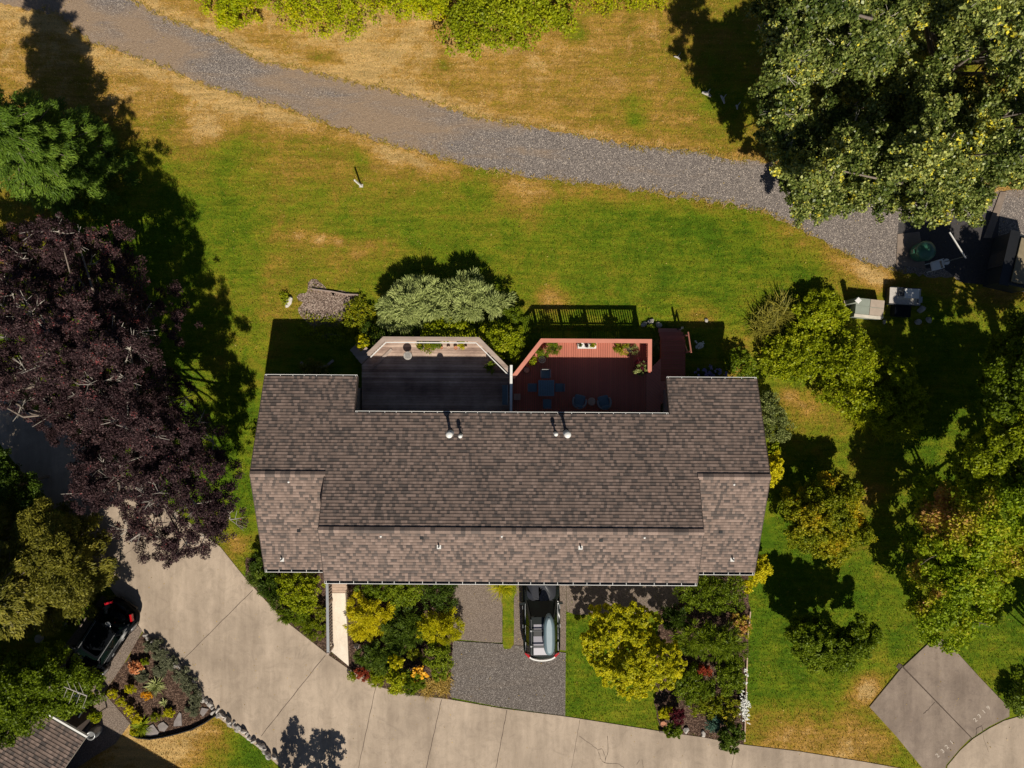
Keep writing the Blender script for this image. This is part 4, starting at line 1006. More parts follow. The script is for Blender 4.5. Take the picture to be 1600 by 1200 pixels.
# ------------------------------------------------------------------ things on the decks
def pot(m, x, y, z, r, h, mi=0, n=16): m.lathe([(r*.7, z), (r, z+h*.9), (r*1.08, z+h*.9), (r*1.08, z+h), (r*.9, z+h), (r*.88, z+h*.88)], (x, y, 0), n, mi)
def potted(name, label, px, py, pr_, ph, pm, foliage, z=DZ, lr=.2, n=700, leaf=(.06,.035), lm='leaf_mid', style='leaf', cat='potted plant', group=None, lh=None):
    x, y = W(px, py, z+.5); t = thing(name, label, cat, (x, y, z), 0, group)
    m = MB(); pot(m, x, y, z, pr_, ph); m.build('pot', pm, t)
    MB().lathe([(pr_*.85, z+ph*.86), (pr_*.3, z+ph*.9)], (x, y, 0), 12).build('soil', 'mulch', t)
    if foliage:
        g = np.random.default_rng(int(px*7+py)); K = 5
        hz = lh or z+ph+lr*.6
        C = np.stack([x+g.normal(size=K)*lr*.4, y+g.normal(size=K)*lr*.4, hz+g.normal(size=K)*lr*.25], 1); Rr = np.full(K, lr*.7)
        co, tt = crown_leaves(C, Rr, n, leaf[0], leaf[1], style, 6, .5, .6, .3, int(px))
        me = fast_mesh('foliage', co, 4, lm, tt, (x, y, z)); o = bpy.data.objects.new('foliage', me); COL.objects.link(o); o.parent = t
        st_ = MB()
        for k in range(5): st_.cyl((x, y, z+ph*.8), C[k], .012, .006, 4)
        st_.build('stems', 'bark', t)
    return t
potted('potted_plant', 'feathery dark green potted plant by the red deck rail, by its clipped corner', 866, 542, .17, .3, 'black_plastic', 1, lr=.36, n=1800, leaf=(.08,.02), style='needle', lm='leaf_mid')
potted('potted_plant', 'green bushy potted plant at the diagonal red rail, just above the bistro table', 847, 549, .15, .3, 'terracotta', 1, lr=.28, n=1200, lm='leaf_mid', leaf=(.07,.03))
potted('potted_plant', 'small light green potted plant in the diagonal corner of the red deck', 832, 564, .12, .22, 'terracotta', 1, lr=.2, n=700, lm='leaf_bright')
potted('potted_plant', 'orange and green potted plant at the right end of the red deck rail', 969, 544, .17, .3, 'black_plastic', 1, lr=.34, n=1500, lm='leaf_amber')
potted('potted_plant', 'small wispy potted plant with bare stems beside the orange one on the red deck', 985, 545, .14, .25, 'black_plastic', 1, lr=.24, n=600, lm='leaf_pale', leaf=(.07,.02), style='needle')
potted('flower_pot', 'large pot of white and yellow flowers at the end of the red deck rail', 1001, 573, .2, .35, 'dark_metal', 1, lr=.34, n=1500, lm='leaf_maroon', cat='flower pot')
x, y = W(1004, 576, 2.0); g = np.random.default_rng(5)
co, tt = crown_leaves(np.stack([x+g.normal(size=6)*.18, y+g.normal(size=6)*.16, 1.72+g.normal(size=6)*.06], 1), np.full(6, .14), 700, .06, .055, 'leaf', 6, .5, 1.2, .2, 3)
o = bpy.data.objects.new('blooms', fast_mesh('blooms', co, 4, 'leaf_pale', tt)); COL.objects.link(o); pf = [q for q in bpy.data.objects if q.name.startswith('flower_pot')][0]; o.parent = pf; o.matrix_parent_inverse = Matrix.Translation(-pf.location)
t = thing('empty_bowl', 'round empty tan bowl on the shaded red deck near the privacy wall', 'bowl', (*W(823,578,DZ+.2), DZ)); x, y, _ = t.location
m = MB(); m.lathe([(.1,DZ),(.15,DZ+.16),(.165,DZ+.16),(.14,DZ+.16),(.12,DZ+.1)], (x, y, 0), 20); m.build('bowl', 'wood_pale', t); MB().lathe([(.11,DZ+.09),(.02,DZ+.1)], (x, y, 0), 12).build('soil', 'mulch', t)
# white trough with three pots
x0, y0 = W(903, 535, DZ+.55); x1, y1 = W(932, 544.5, DZ+.55)
t = thing('planter_stand', 'long low white bench carrying three small pots at the middle of the red deck rail', 'bench', ((x0+x1)/2, (y0+y1)/2, DZ)); m = MB(); m.box(x0, x1, y1, y0, DZ+.4, DZ+.46); m.build('top', 'white_paint', t)
m = MB()
for x in (x0+.05, x1-.05):
    for y in (y0-.05, y1+.05): m.box(x-.025, x+.025, y-.025, y+.025, DZ, DZ+.399)
m.build('legs', 'white_paint', t)
potted('potted_plant', 'tiny dark green pot plant at the left end of the white bench', 908, 539, .08, .12, 'grey_metal', 1, z=DZ+.462, lr=.09, n=250, lm='leaf_dark', leaf=(.04,.02))
potted('potted_plant', 'tiny purple brown pot plant in the middle of the white bench', 918, 539, .09, .12, 'dark_metal', 1, z=DZ+.462, lr=.11, n=300, lm='leaf_plum', leaf=(.04,.025))
potted('potted_plant', 'bright lime pot plant at the right end of the white bench', 928.5, 539, .1, .12, 'terracotta', 1, z=DZ+.462, lr=.14, n=500, lm='leaf_bright', leaf=(.05,.035))
# bistro table
x, y = W(847, 562, DZ+.6); t = thing('bistro_table', 'small round open black wire table among the pots on the red deck', 'table', (x, y, DZ)); m = MB()
for k in range(24):
    a, b = 2*math.pi*k/24, 2*math.pi*(k+1)/24
    for r in (.16, .06): m.beam((x+r*math.cos(a), y+r*math.sin(a), DZ+.6), (x+r*math.cos(b), y+r*math.sin(b), DZ+.6), .022, .02)
for k in range(6): a = 2*math.pi*k/6; m.beam((x+.06*math.cos(a), y+.06*math.sin(a), DZ+.6), (x+.16*math.cos(a), y+.16*math.sin(a), DZ+.6), .015, .012)
m.build('table_top', 'dark_metal', t)
for k in range(3): a = 2*math.pi*k/3; m = MB(); m.cyl((x+.14*math.cos(a), y+.14*math.sin(a), DZ+.6), (x+.2*math.cos(a+.5), y+.2*math.sin(a+.5), DZ), .012); m.build('leg', 'dark_metal', t)
# dining set
tx, ty = 1.7, -.2
t = thing('patio_table', 'square slatted dark teal patio table in shade on the red deck', 'table', (tx, ty, DZ)); m = MB()
for k in range(7): a = tx-.4+k*.8/7; m.box(a+.005, a+.8/7-.005, ty-.4, ty+.4, DZ+.72, DZ+.745)
m.build('table_top', 'teal_fabric', t)
MB().box(tx-.36, tx+.36, ty-.36, ty+.36, DZ+.66, DZ+.718).build('apron', 'dark_metal', t)
for sx in (-1, 1):
    for sy in (-1, 1): MB().box(tx+sx*.35-.025, tx+sx*.35+.025, ty+sy*.35-.025, ty+sy*.35+.025, DZ, DZ+.659).build('leg', 'dark_metal', t)
def patio_chair(x, y, rz, label, arms=False):
    t = thing('patio_chair', label, 'chair', (x, y, DZ), rz, 'chairs round the patio table', world=False)
    MB().box(-.21, .21, -.2, .22, .42, .46).build('seat', 'teal_fabric', t)
    m = MB(); m.beam((-.2, -.22, .66), (.2, -.22, .66), .03, .36); m.build('backrest', 'teal_fabric' if not arms else 'wicker', t)
    for a in (-1, 1):
        for b in (-1, 1): MB().cyl((a*.19, b*.19, 0), (a*.19, b*.19, .42 if b > 0 else .84), .014, .014, 6).build('leg', 'dark_metal', t)
        if arms: MB().box(a*.24-.02, a*.24+.02, -.22, .18, .62, .645).build('armrest', 'wicker', t)
patio_chair(1.68, .5, R(180), 'patio chair with pale arms at the rail side of the square table', True)
patio_chair(1.02, -.18, R(-90), 'dark patio chair at the privacy-wall side of the square table')
patio_chair(2.38, -.18, R(90), 'dark patio chair between the square table and the armchairs')
patio_chair(1.76, -.98, 0, 'dark patio chair tucked under the eave side of the square table')
def armchair(x, y, rz, label):
    t = thing('armchair', label, 'armchair', (x, y, DZ), rz, 'wicker armchairs by the round side table', world=False)
    m = MB(); pts = []
    for k in range(15):
        a = R(200+k*140/14+ (0)); pts.append((k, a))
    prev = None
    for k in range(17):
        a = R(-205+k*230/16+0); 
        px_, py_ = .33*math.cos(a), .36*math.sin(a)
        if k: m.beam(prev, (px_, py_, .5+.0), .07, .3+.0)
        prev = (px_, py_, .5)
    m.build('shell', 'wicker', t)
    MB().loft([rring(.3, -.27, .3, .26, .26, .1), rring(.4, -.27, .32, .26, .27, .1), rring(.42, -.25, .3, .24, .25, .1)], smooth=False).build('seat_cushion', 'teal_fabric', t)
    m = MB(); m.beam((-.18, -.24, .58), (.18, -.24, .58), .12, .3); m.build('back_cushion', 'teal_fabric', t)
    for a in (-1, 1):
        for b in (-1, 1): MB().cyl((a*.23, b*.25, 0), (a*.23, b*.25, .35), .018).build('leg', 'dark_metal', t)
armchair(3.37, -.86, R(-12), 'wicker armchair with teal cushions on the left of the round side table')
armchair(4.6, -.9, R(14), 'wicker armchair with teal cushions on the right of the round side table')
t = thing('side_table', 'small round pale side table between the two wicker armchairs', 'table', (3.98,-.88,DZ)); MB().lathe([(.19,DZ+.47),(.2,DZ+.48),(.2,DZ+.5),(.18,DZ+.505)], (3.98,-.88,0), 24).build('table_top', 'wood_pale', t); m = MB(); m.cyl((3.98,-.88,DZ), (3.98,-.88,DZ+.47), .03); m.lathe([(.15,DZ),(.12,DZ+.03)], (3.98,-.88,0), 16); m.build('leg', 'dark_metal', t)
x, y = W(808, 620, 1.1); tag(MB().prism([(x-.17,y-.16),(x+.17,y-.16),(x+.17,y+.16),(x-.17,y+.16)], DZ+.002, DZ+.25).build('storage_crate', 'wood_pale', loc=(x, y, DZ)), 'small square wooden crate on the dark red deck by the privacy wall', 'crate')
# weathered deck
x, y = W(637, 555.5, DZ+.45); t = thing('round_table', 'small round grey slatted table alone on the sunlit grey deck', 'table', (x, y, DZ)); m = MB(); m.lathe([(.2,DZ+.42),(.215,DZ+.43),(.215,DZ+.45),(.19,DZ+.455)], (x, y, 0), 28); m.build('table_top', 'rock', t)
m = MB(); 
for k in range(-3, 4): m.box(x-.14, x+.14, y+k*.04-.006, y+k*.04+.006, DZ+.455, DZ+.462)
m.build('slats', 'grey_metal', t)
for k in range(3): a = 2*math.pi*k/3; MB().cyl((x+.13*math.cos(a), y+.13*math.sin(a), DZ+.42), (x+.17*math.cos(a), y+.17*math.sin(a), DZ), .012).build('leg', 'dark_metal', t)
potted('flower_pot', 'black glazed pot against the rail of the grey deck', 656, 541, .16, .3, 'black_plastic', 1, lr=.12, n=250, lm='leaf_dark', cat='flower pot')
potted('potted_plant', 'sprawling green potted plant beside the black pot on the grey deck', 667, 542, .14, .22, 'terracotta', 1, lr=.36, n=900, lm='leaf_amber', leaf=(.08,.03))
potted('potted_plant', 'leafy green potted plant reaching over the rail of the grey deck', 679, 537, .14, .3, 'terracotta', 1, lr=.34, n=800, lm='leaf_mid', leaf=(.09,.05))
for i, (px, s, lab) in enumerate(((690,.8,'left end'),(701,1,'second place'),(712,1.1,'middle'),(728,.9,'right end'))):
    x, y = W(px, 543.5, DZ+.15); m = MB(); pot(m, x, y, DZ, .085*s, .15)
    t = m.build('empty_pot', 'terracotta' if i % 2 == 0 else 'wood_pale', loc=(x, y, DZ)); tag(t, 'small empty clay pot at the %s of the row along the grey deck rail' % lab, 'pot', 'row of clay pots on the grey deck')
potted('potted_plant', 'yellow green sprig in a small pot among the empty clay pots', 721, 541, .08, .15, 'terracotta', 1, lr=.16, n=260, lm='leaf_yellow')
potted('potted_plant', 'small green leafy pot plant inside the right hand slanting rail of the grey deck', 766, 573, .1, .2, 'terracotta', 1, lr=.25, n=400, lm='leaf_mid', leaf=(.09,.05))
x, y = W(790, 617, 1.5); t = thing('glass_bench', 'narrow glass topped bench beside the privacy wall on the dark grey deck', 'bench', (x, y, DZ)); m = MB(); m.box(x-.17, x+.1, y-.5, y+.5, DZ+.42, DZ+.45); m.build('top', 'teal_fabric', t)
m = MB()
for a in (-.17, .1):
    for b in (-.48, .48): m.box(x+a-.02, x+a+.02, y+b-.02, y+b+.02, DZ, DZ+.47)
m.box(x+.08, x+.12, y-.5, y+.5, DZ+.8, DZ+.84); m.box(x+.08, x+.12, y-.5, y-.46, DZ+.4, DZ+.8); m.box(x+.08, x+.12, y+.46, y+.5, DZ+.4, DZ+.8)
m.build('frame', 'grey_metal', t)

# ------------------------------------------------------------------ ramp with railing
rp = thing('entrance_ramp', 'cream concrete entrance ramp with slatted handrail left of the golden bushes', 'ramp', (0,0,0), 0)
a = pw([(517,925),(541,925),(544,1042),(516,1018)], .15)
m = MB(); m.add([(a[0][0],a[0][1],.34),(a[1][0],a[1][1],.34),(a[2][0],a[2][1],.045),(a[3][0],a[3][1],.07),(a[0][0],a[0][1],-.05),(a[1][0],a[1][1],-.05),(a[2][0],a[2][1],-.05),(a[3][0],a[3][1],-.05)],
      [(0,3,2,1),(0,1,5,4),(1,2,6,5),(2,3,7,6),(3,0,4,7)]); m.build('slope', 'concrete_white', rp)
x0 = W(517,0,.36)[0]; x1 = W(542,0,.36)[0]; m = MB(); boards(m, [(x0, W(0,926,.36)[1]), (x1, W(0,926,.36)[1]), (x1, -8.6), (x0, -8.6)], .14, .01, 1, .3, .35); m.build('landing', 'wood_pale', rp)
xr = W(511.5, 0, 1.2)[0]; ya = -8.7; yb = W(0, 1021, 1.1)[1]
m = MB(); m.beam((xr, ya, 1.3), (xr, yb, 1.05), .13, .05); o = m.build('handrail', 'grey_metal', rp)
MB().beam((xr-.16, ya, 1.22), (xr-.16, ya-1.2, 1.18), .06, .05).build('upper_rail', 'wood_pale', rp)
m = MB(); m.beam((xr, ya, .5), (xr, yb, .18), .04, .05); m.build('lower_rail', 'weathered', rp)
n = 30
for k in range(n):
    y = ya+(yb-ya)*(k+.5)/n; zt = 1.3+(1.05-1.3)*(k+.5)/n; zb_ = .5+(.18-.5)*(k+.5)/n; MB().box(xr-.02, xr+.02, y-.025, y+.025, zb_, zt-.026).build('baluster', 'weathered', rp)
for y in (ya+.05, (ya+yb)/2, yb-.02): MB().box(xr-.05, xr+.05, y-.05, y+.05, 0, 1.2 if y > -10 else 1.1).build('post', 'weathered', rp)

# ------------------------------------------------------------------ things at the right edge
t = thing('storage_box', 'low double lidded storage box, half green grey and half beige, on the grass', 'storage box', (*W(1358,482,.6), 0), R(-6), world=False)
m = MB(); m.prism([(-.7,-.48),(.68,-.48),(.74,-.4),(.74,.45),(-.7,.45)], 0, .58); m.build('body', 'green_grey', t)
MB().box(-.72, -.01, -.33, .47, .583, .66).build('lid', 'green_grey', t); MB().box(.012, .72, -.33, .47, .583, .66).build('lid', 'concrete_box', t); MB().prism([(-.74,-.5),(.68,-.5),(.76,-.4),(.76,-.345),(-.74,-.345)], .583, .64).build('front_ledge', 'slab_pale', t)
MB().box(-.7,.7,.05,.07,.661,.668).build('lid_seam', 'green_grey', t)
t = thing('marker_post', 'square post with white cap at the left end of the storage box', 'post', (*W(1333,471,.6), 0)); x, y, _ = t.location
MB().box(x-.11, x+.11, y-.11, y+.11, 0, 1.08, rot=-.1).build('shaft', 'green_grey', t); MB().lathe([(.17,1.082),(.18,1.12),(.15,1.15)], (x, y, 0), 4, smooth=False).build('cap', 'white_paint', t); MB().box(x-.19, x+.19, y-.17, y+.12, 0, .05).build('base', 'concrete_box', t)
t = thing('utility_cabinet', 'low wide utility cabinet with white panel on a pale top, right of the storage box', 'utility cabinet', (*W(1415,463,.5), 0), R(-3), world=False)
m = MB(); m.box(-.78,.78,-.42,.42,0,.42); m.build('body', 'dark_metal', t); MB().box(-.8,.8,-.44,.44,.422,.46).build('top', 'rock_white', t); MB().box(-.4,.6,-.2,.1,.462,.5).build('plinth', 'slab_pale', t)
MB().box(-.12,.6,-.1,.38,.502,.66).build('panel', 'white_paint', t); MB().box(-.4,-.09,.0,.3,.502,.6).build('meter', 'dark_metal', t); MB().box(.62,.8,-.3,.0,.462,.62).build('vent', 'grey_metal', t)
for s in (-1, 1): MB().box(-.8,.8,s*.44-.015,s*.44+.015,.44,.5).build('edge_trim', 'dark_metal', t)
t = thing('crate', 'dark low metal crate in shade below the utility cabinet', 'crate', (*W(1410,486,.4), 0), R(-4), world=False); MB().box(-.4,.4,-.28,.28,0,.4).build('body', 'dark_metal', t); MB().box(-.42,.42,-.3,.3,.402,.44).build('lid', 'car_paint_navy', t)
t = thing('water_butt', 'glossy green domed water butt standing on a concrete pad', 'water butt', (*W(1452,390,1.1), 0)); x, y, _ = t.location
m = MB(); m.lathe([(.38,.03),(.46,.2),(.48,.6),(.45,.78)], (x, y, 0), 24); m.build('barrel', 'bin_green', t); m = MB(); m.lathe([(.5,.782),(.51,.83),(.43,.94),(.27,1.03),(.08,1.07)], (x, y, 0), 24); o = m.build('lid', 'bin_green', t)
MB().lathe([(.07,1.065),(.06,1.12)], (x, y, 0), 12).build('knob', 'bin_green', o)
for s in (-1, 1): MB().box(x+s*.52-.05, x+s*.52+.05, y-.1, y+.1, .5, .72).build('handle', 'bin_green', t)
t = thing('garden_chair', 'white plastic garden chair behind the green water butt', 'chair', (*W(1463,415,.5), 0), R(15), world=False)
MB().box(-.24,.24,-.22,.22,.42,.45).build('seat', 'white_paint', t); m = MB(); m.beam((-.22,.24,.68),(.22,.24,.68),.03,.42); m.build('backrest', 'white_paint', t)
for a in (-1, 1):
    MB().box(a*.27-.03,a*.27+.03,-.22,.25,.62,.65).build('armrest', 'white_paint', t)
    for b in (-1, 1): MB().cyl((a*.25,b*.21,0),(a*.23,b*.2,.62 if b > 0 else .62),.02).build('leg', 'white_paint', t)
tag(MB().lathe([(.12,.0),(.15,.3),(.16,.31),(.13,.31)], (*W(1479,409,.3),0), 14).build('bucket', 'white_paint', loc=(*W(1479,409,.3),0)), 'small white bucket between the garden chair and the thin pole', 'bucket')
t = thing('garden_pole', 'thin pale pole with long slanting arm over the dark asphalt pad', 'pole', (*W(1470,411,0), 0)); b = t.location
x, y = b.x, b.y; zt = 2.0; MB().cyl((x,y,0),(x+.02,y,zt),.025,.02,8).build('pole', 'grey_metal', t); MB().beam((x-.05+.02,y-.12,zt),(x-.84,y+1.15,zt+.02),.05,.05).build('arm', 'white_paint', t)
MB().lathe([(.2,0),(.18,.05),(.05,.08)], (x,y,0), 16).build('base', 'concrete_box', t)
t = thing('shed', 'small dark shed with sloping tan lid at the right edge of the asphalt pad', 'shed', (*W(1568,412,0), 0), R(-13), world=False)
m = MB(); yzprism(m, -.8, .75, [(-1.4,0),(-1.4,1.3),(1.2,1.3),(1.2,0)]); m.build('wall', 'dark_metal', t)
m = MB(); m.add([(-.35,-1.25,1.42),(.6,-1.25,1.5),(.6,1.0,1.5),(-.35,1.0,1.42),(-.35,-1.25,1.36),(.6,-1.25,1.44),(.6,1.0,1.44),(-.35,1.0,1.36)], [(0,1,2,3),(4,7,6,5),(0,4,5,1),(1,5,6,2),(2,6,7,3),(3,7,4,0)]); m.build('roof', 'tan_lid', t)
MB().box(-.9,-.4,-1.5,1.3,1.302,1.34).build('side_roof', 'black_plastic', t); MB().lathe([(.03,1.46),(.03,1.5)], (.1,-.3,0), 10).build('knob', 'black_plastic', t); MB().box(-.83,-.805,-.5,.3,.1,1.2).build('door', 'asphalt_dark', t)
MB().cyl(W3(1596,387,.3), W3(1596,387,.62), .28, .3, 16).build('tub', 'grey_metal'); tag(bpy.data.objects['tub'], 'round metal tub on the pale terrace right of the shed', 'tub')
# post in the meadow
t = thing('meadow_post', 'lone white painted post leaning in the meadow below the gravel path', 'post', (*W(564.5,290.5,0), 0)); p = t.location
MB().beam((p.x,p.y,0),(p.x-.12,p.y+.0,1.0),.07,.07).build('post', 'white_paint', t); MB().box(p.x-.1,p.x+.1,p.y-.08,p.y+.08,-.02,.04).build('footing', 'rock_white', t)
# fallen pale logs
for i, ((a, b), r, lab) in enumerate(((((1097,144),(1111,151)),.1,'thickest pale fallen log on the dry grass near the tree shadow'),(((1126,149),(1132,162)),.07,'pale forked branch lying just right of the thickest log'),(((1150,164),(1152,171)),.06,'short pale stick on the very edge of the tree shadow'),(((1053,88),(1063,93)),.05,'small pale stick lying alone highest on the dry grass'))):
    p = W3(*a, r); q = W3(*b, r); m = MB(); mid = p.lerp(q, .5)+Vector((.02, .04, 0)); m.cyl(p, mid, r*.6, r, 8); m.cyl(mid, q, r, r*.5, 8); m.cyl(mid, mid+Vector((.15, .2, .1)), r*.4, r*.2, 6)
    tag(m.build('fallen_log', 'rock_white', loc=(p.x, p.y, 0)), lab, 'log')

# ------------------------------------------------------------------ neighbour's house
u = Vector((-.87, .5, 0)).normalized(); v = Vector((-u.y, u.x, 0)); v = v if v.y < 0 else -v
nb = thing('neighbour_house', 'corner of the neighbouring house with brown shingle roof and white gutter at the lower left', 'house', (W(133,1154,3.2)[0], W(133,1154,3.2)[1], 0), math.atan2(-u.y, -u.x), world=False)
# local frame: +x along the eave towards the right, +y outwards
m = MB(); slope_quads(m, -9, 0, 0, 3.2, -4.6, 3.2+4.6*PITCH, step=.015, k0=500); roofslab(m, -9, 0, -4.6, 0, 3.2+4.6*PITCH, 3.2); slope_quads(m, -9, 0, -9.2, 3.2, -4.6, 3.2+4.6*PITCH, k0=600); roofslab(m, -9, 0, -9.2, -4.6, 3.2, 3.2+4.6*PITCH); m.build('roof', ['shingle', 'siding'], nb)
m = MB(); yzprism(m, -8.6, -1.1, [(-1.0,0),(-1.0,3.3),(-4.6,4.5),(-8.7,3.1),(-8.7,0)]); m.build('wall', 'rake_brown', nb)  # dark brown here stands in for the shade lying on this wall
m = MB(); m.box(-9,.03,.01,.05,3.08,3.12,1); m.box(-9,.03,.05,.14,3.07,3.19,0); m.build('gutter', ['white_paint','dark_metal'], nb)
m = MB(); x_, y_ = -.3, -4.2
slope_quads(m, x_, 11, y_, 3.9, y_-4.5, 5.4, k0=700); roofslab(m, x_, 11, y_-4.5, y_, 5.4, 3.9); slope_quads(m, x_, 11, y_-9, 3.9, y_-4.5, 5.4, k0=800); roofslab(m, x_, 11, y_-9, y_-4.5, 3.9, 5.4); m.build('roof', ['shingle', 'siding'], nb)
m = MB(); yzprism(m, x_+.4, 10.6, [(y_-.5,0),(y_-.5,3.9),(y_-4.5,5.2),(y_-8.5,3.9),(y_-8.5,0)]); m.build('wall', 'siding', nb)
cn = MB()
for k, xx in enumerate((-1.75,-1.3,-1.0)): cn.box(xx-.02, xx+.02, .15, 1.15, 2.4, 2.46)
cn.box(-1.77,-.98,1.15,1.19,2.38,2.47); o = cn.build('canopy', 'white_paint', nb); MB().box(-1.72,-1.33,.15,1.13,2.41,2.43).build('pane', 'window_glass', o); MB().box(-1.27,-1.03,.15,1.13,2.41,2.43).build('pane', 'window_glass', o)
t = thing('stone_urn', 'round grey urn beside the corner of the neighbouring roof', 'urn', (*W(141,1150,.8), 0)); x, y, _ = t.location; MB().lathe([(.15,0),(.24,.15),(.27,.5),(.2,.7),(.24,.78),(.17,.78),(.14,.7)], (x,y,0), 20).build('vessel', 'grey_metal', t); MB().lathe([(.2,.0),(.22,.02),(.16,.04)], (x,y,0), 16).build('foot', 'slate', t)

# ------------------------------------------------------------------ stones
def rock(px, py, sx, sy, sz, mat, name='rock', label=None, cat='rock', group=None, rz=None, seed=0, z=0):
    g = random.Random(seed+int(px*13+py*7)); bm = bmesh.new(); bmesh.ops.create_icosphere(bm, subdivisions=2, radius=1)
    ax = [Vector((g.gauss(0,1), g.gauss(0,1), g.gauss(0,1))).normalized() for _ in range(7)]; ds = [g.uniform(.4,.8) for _ in ax]
    for v_ in bm.verts:
        for a, d in zip(ax, ds):
            k = v_.co.dot(a)
            if k > d: v_.co -= a*(k-d)*1.0
        v_.co += Vector((g.gauss(0,1), g.gauss(0,1), g.gauss(0,1)))*.03
        v_.co.x *= sx; v_.co.y *= sy; v_.co.z = max(v_.co.z, -.6)*sz
    me = bpy.data.meshes.new(name); bm.to_mesh(me); bm.free(); me.materials.append(M[mat])
    o = bpy.data.objects.new(name, me); COL.objects.link(o); x, y = W(px, py, z+sz); o.location = (x, y, z+sz*.45); o.rotation_euler = (0, 0, rz if rz is not None else g.uniform(0, 6))
    return tag(o, label, cat, group)
WL = [(226,990),(236,998),(248,1008),(258,1022),(268,1030),(276,1038),(287,1048),(297,1060),(306,1073),(317,1086),(327,1098),(338,1110),(352,1120),(364,1130),(376,1138),(386,1148),(398,1158),(410,1168),(420,1178),(436,1190)]
ang = math.atan2(-(1190-990), 210)
i = 0
for (a, b) in zip(WL[:-1], WL[1:]):
    for t_ in (0, .5):
        px = a[0]+(b[0]-a[0])*t_; py = a[1]+(b[1]-a[1])*t_; g = random.Random(i)
        rock(px-1+g.uniform(-2.5,2), py+2+g.uniform(-2,2.5), g.uniform(.09,.26), g.uniform(.08,.18), g.uniform(.12,.32), 'rock_white' if g.random() < .5 and i > 6 else 'rock', 'wall_stone', 'pale grey irregular stone laid in the low dry stone row beside the concrete road', 'stone', 'stones of the low row along the road', math.atan2(-(b[1]-a[1]), b[0]-a[0])+g.uniform(-.3,.3), i); i += 1
        if g.random() < .35 and 10 < i < 30: rock(px-6, py+4, .17, .14, .15, 'rock', 'wall_stone', 'pale grey irregular stone laid in the low dry stone row beside the concrete road', 'stone', 'stones of the low row along the road', None, i+50)
def flag(px_poly, label):
    x, y = np.mean(pw(px_poly), 0); tag(MB().prism(pw(px_poly), 0, .07).build('flagstone', 'slate', loc=(x, y, 0)), label, 'flagstone', 'flagstones in the mulch bed')
flag([(237,1132),(240,1131),(249,1143),(247,1148),(236,1150),(228,1149),(230,1137)], 'widest grey flagstone at the bottom left corner of the mulch bed beside the spiky plant')
flag([(251,1129),(256,1127),(264,1134),(258,1142),(250,1141),(247,1133)], 'small grey flagstone second from the spiky plant in the mulch bed')
flag([(281,1112),(284,1114),(285,1133),(272,1134),(273,1126)], 'tall triangular grey flagstone near the middle of the lawn edge of the mulch bed')
flag([(316,1105),(327,1107),(318,1119),(313,1113)], 'grey flagstone closest to the stone row in the mulch bed')
rock(452, 469, .17, .42, .15, 'rock_white', label='long white stone beside the yellow green weeds at the left of the wood chips', rz=R(-28))
rock(556, 1011, .17, .17, .2, 'rock_white', label='single pale round boulder at the edge of the dark juniper near the ramp')
for k, (px, py, s, lab) in enumerate(((1007,507,.2,'pinkish stone left of the red deck stairs'),(1018,503,.26,'biggest of the pinkish stones above the red deck stairs'),(1030,508,.2,'pinkish stone touching the red stair'),(1104,500,.14,'flat pale stone alone in the grass right of the red stairs'),(1072,1143,.22,'white upright stone at the front edge of the right bed'),(1100,1147,.2,'white stone near the blue dwarf conifer'),(1078,1103,.15,'white stone between the maroon shrub and the amber leaves'),(1383,503,.16,'bright white stone below the storage box'),(1441,483,.25,'pale broken stone right of the utility cabinet'),(1436,503,.22,'brown rubble stone in the shade'),(1452,500,.2,'reddish rubble stone right of the brown one'),(61,309,.2,'orange lit stone under the fir tree'),(48,311,.14,'small pale stone under the fir tree'),(60,1000,.3,'pale stone among the earth of the left planting'),(66,968,.22,'brown stone in the earth near the olive tree'),(100,975,.2,'grey stone by the saloon car'),(152,1140,.14,'small pink stone by the urn'))):
    rock(px, py, s, s*.8, s*.6, 'rock_white' if 'white' in lab else 'rock', label=lab, seed=k)
m = MB(); t = None
for a, b in (((1172,955),(1168,995)),((1167,1027),(1165,1090)),((1165,1090),(1163,1158))):
    p = W3(*a, .06); q = W3(*b, .06); o = MB().beam(p, q, .06, .16).build('edging_board', 'wood_pale', loc=(p.x, p.y, 0)); tag(o, {955:'short upper', 1027:'middle', 1090:'lowest'}[a[1]]+' wooden edging board between the right bed and the lawn', 'edging board')
o = MB().beam(W3(1030,1142,.1), W3(1062,1146,.1), .08, .2).build('edging_board', 'bark', loc=(*W(1030,1142),0)); tag(o, 'dark wooden edging board between the right bed and the concrete road', 'edging board')
# bed edging by the meadow + near the mulch bed
def kerbline(name, pts, z, w, mat, label, cat):
    m = MB(); P = [W3(x, y, z/2) for x, y in pts]
    for a, b in zip(P[:-1], P[1:]): m.beam(a, b, w, z)
    tag(m.build(name, mat, loc=(P[0].x, P[0].y, 0)), label, cat)
kerbline('lawn_edging', [(203,1146),(216,1152),(235,1154),(255,1151),(280,1145),(300,1139),(320,1129),(338,1117)], .2, .05, 'black_plastic', 'thin black curved edging between mulch bed and burnt lawn', 'edging')
kerbline('curved_edging', [(470,566),(479,573),(494,575),(510,572),(521,563)], .14, .12, 'weathered', 'pale curved garden edging lying in the house shadow left of the grey deck', 'edging')
kerbline('timber_edging', [(488,452),(520,456),(540,460),(561,461)], .12, .07, 'weathered', 'weathered timber edge on the meadow side of the wood chips', 'edging')
x, y = W(1037, 1131, .25); t = thing('terracotta_pot', 'round open terracotta pot at the front left corner of the right bed', 'pot', (x, y, 0)); m = MB(); pot(m, x, y, 0, .15, .26, n=20); m.build('vessel', 'terracotta', t); MB().lathe([(.12,.2),(.02,.21)], (x,y,0), 12).build('soil', 'mulch', t)

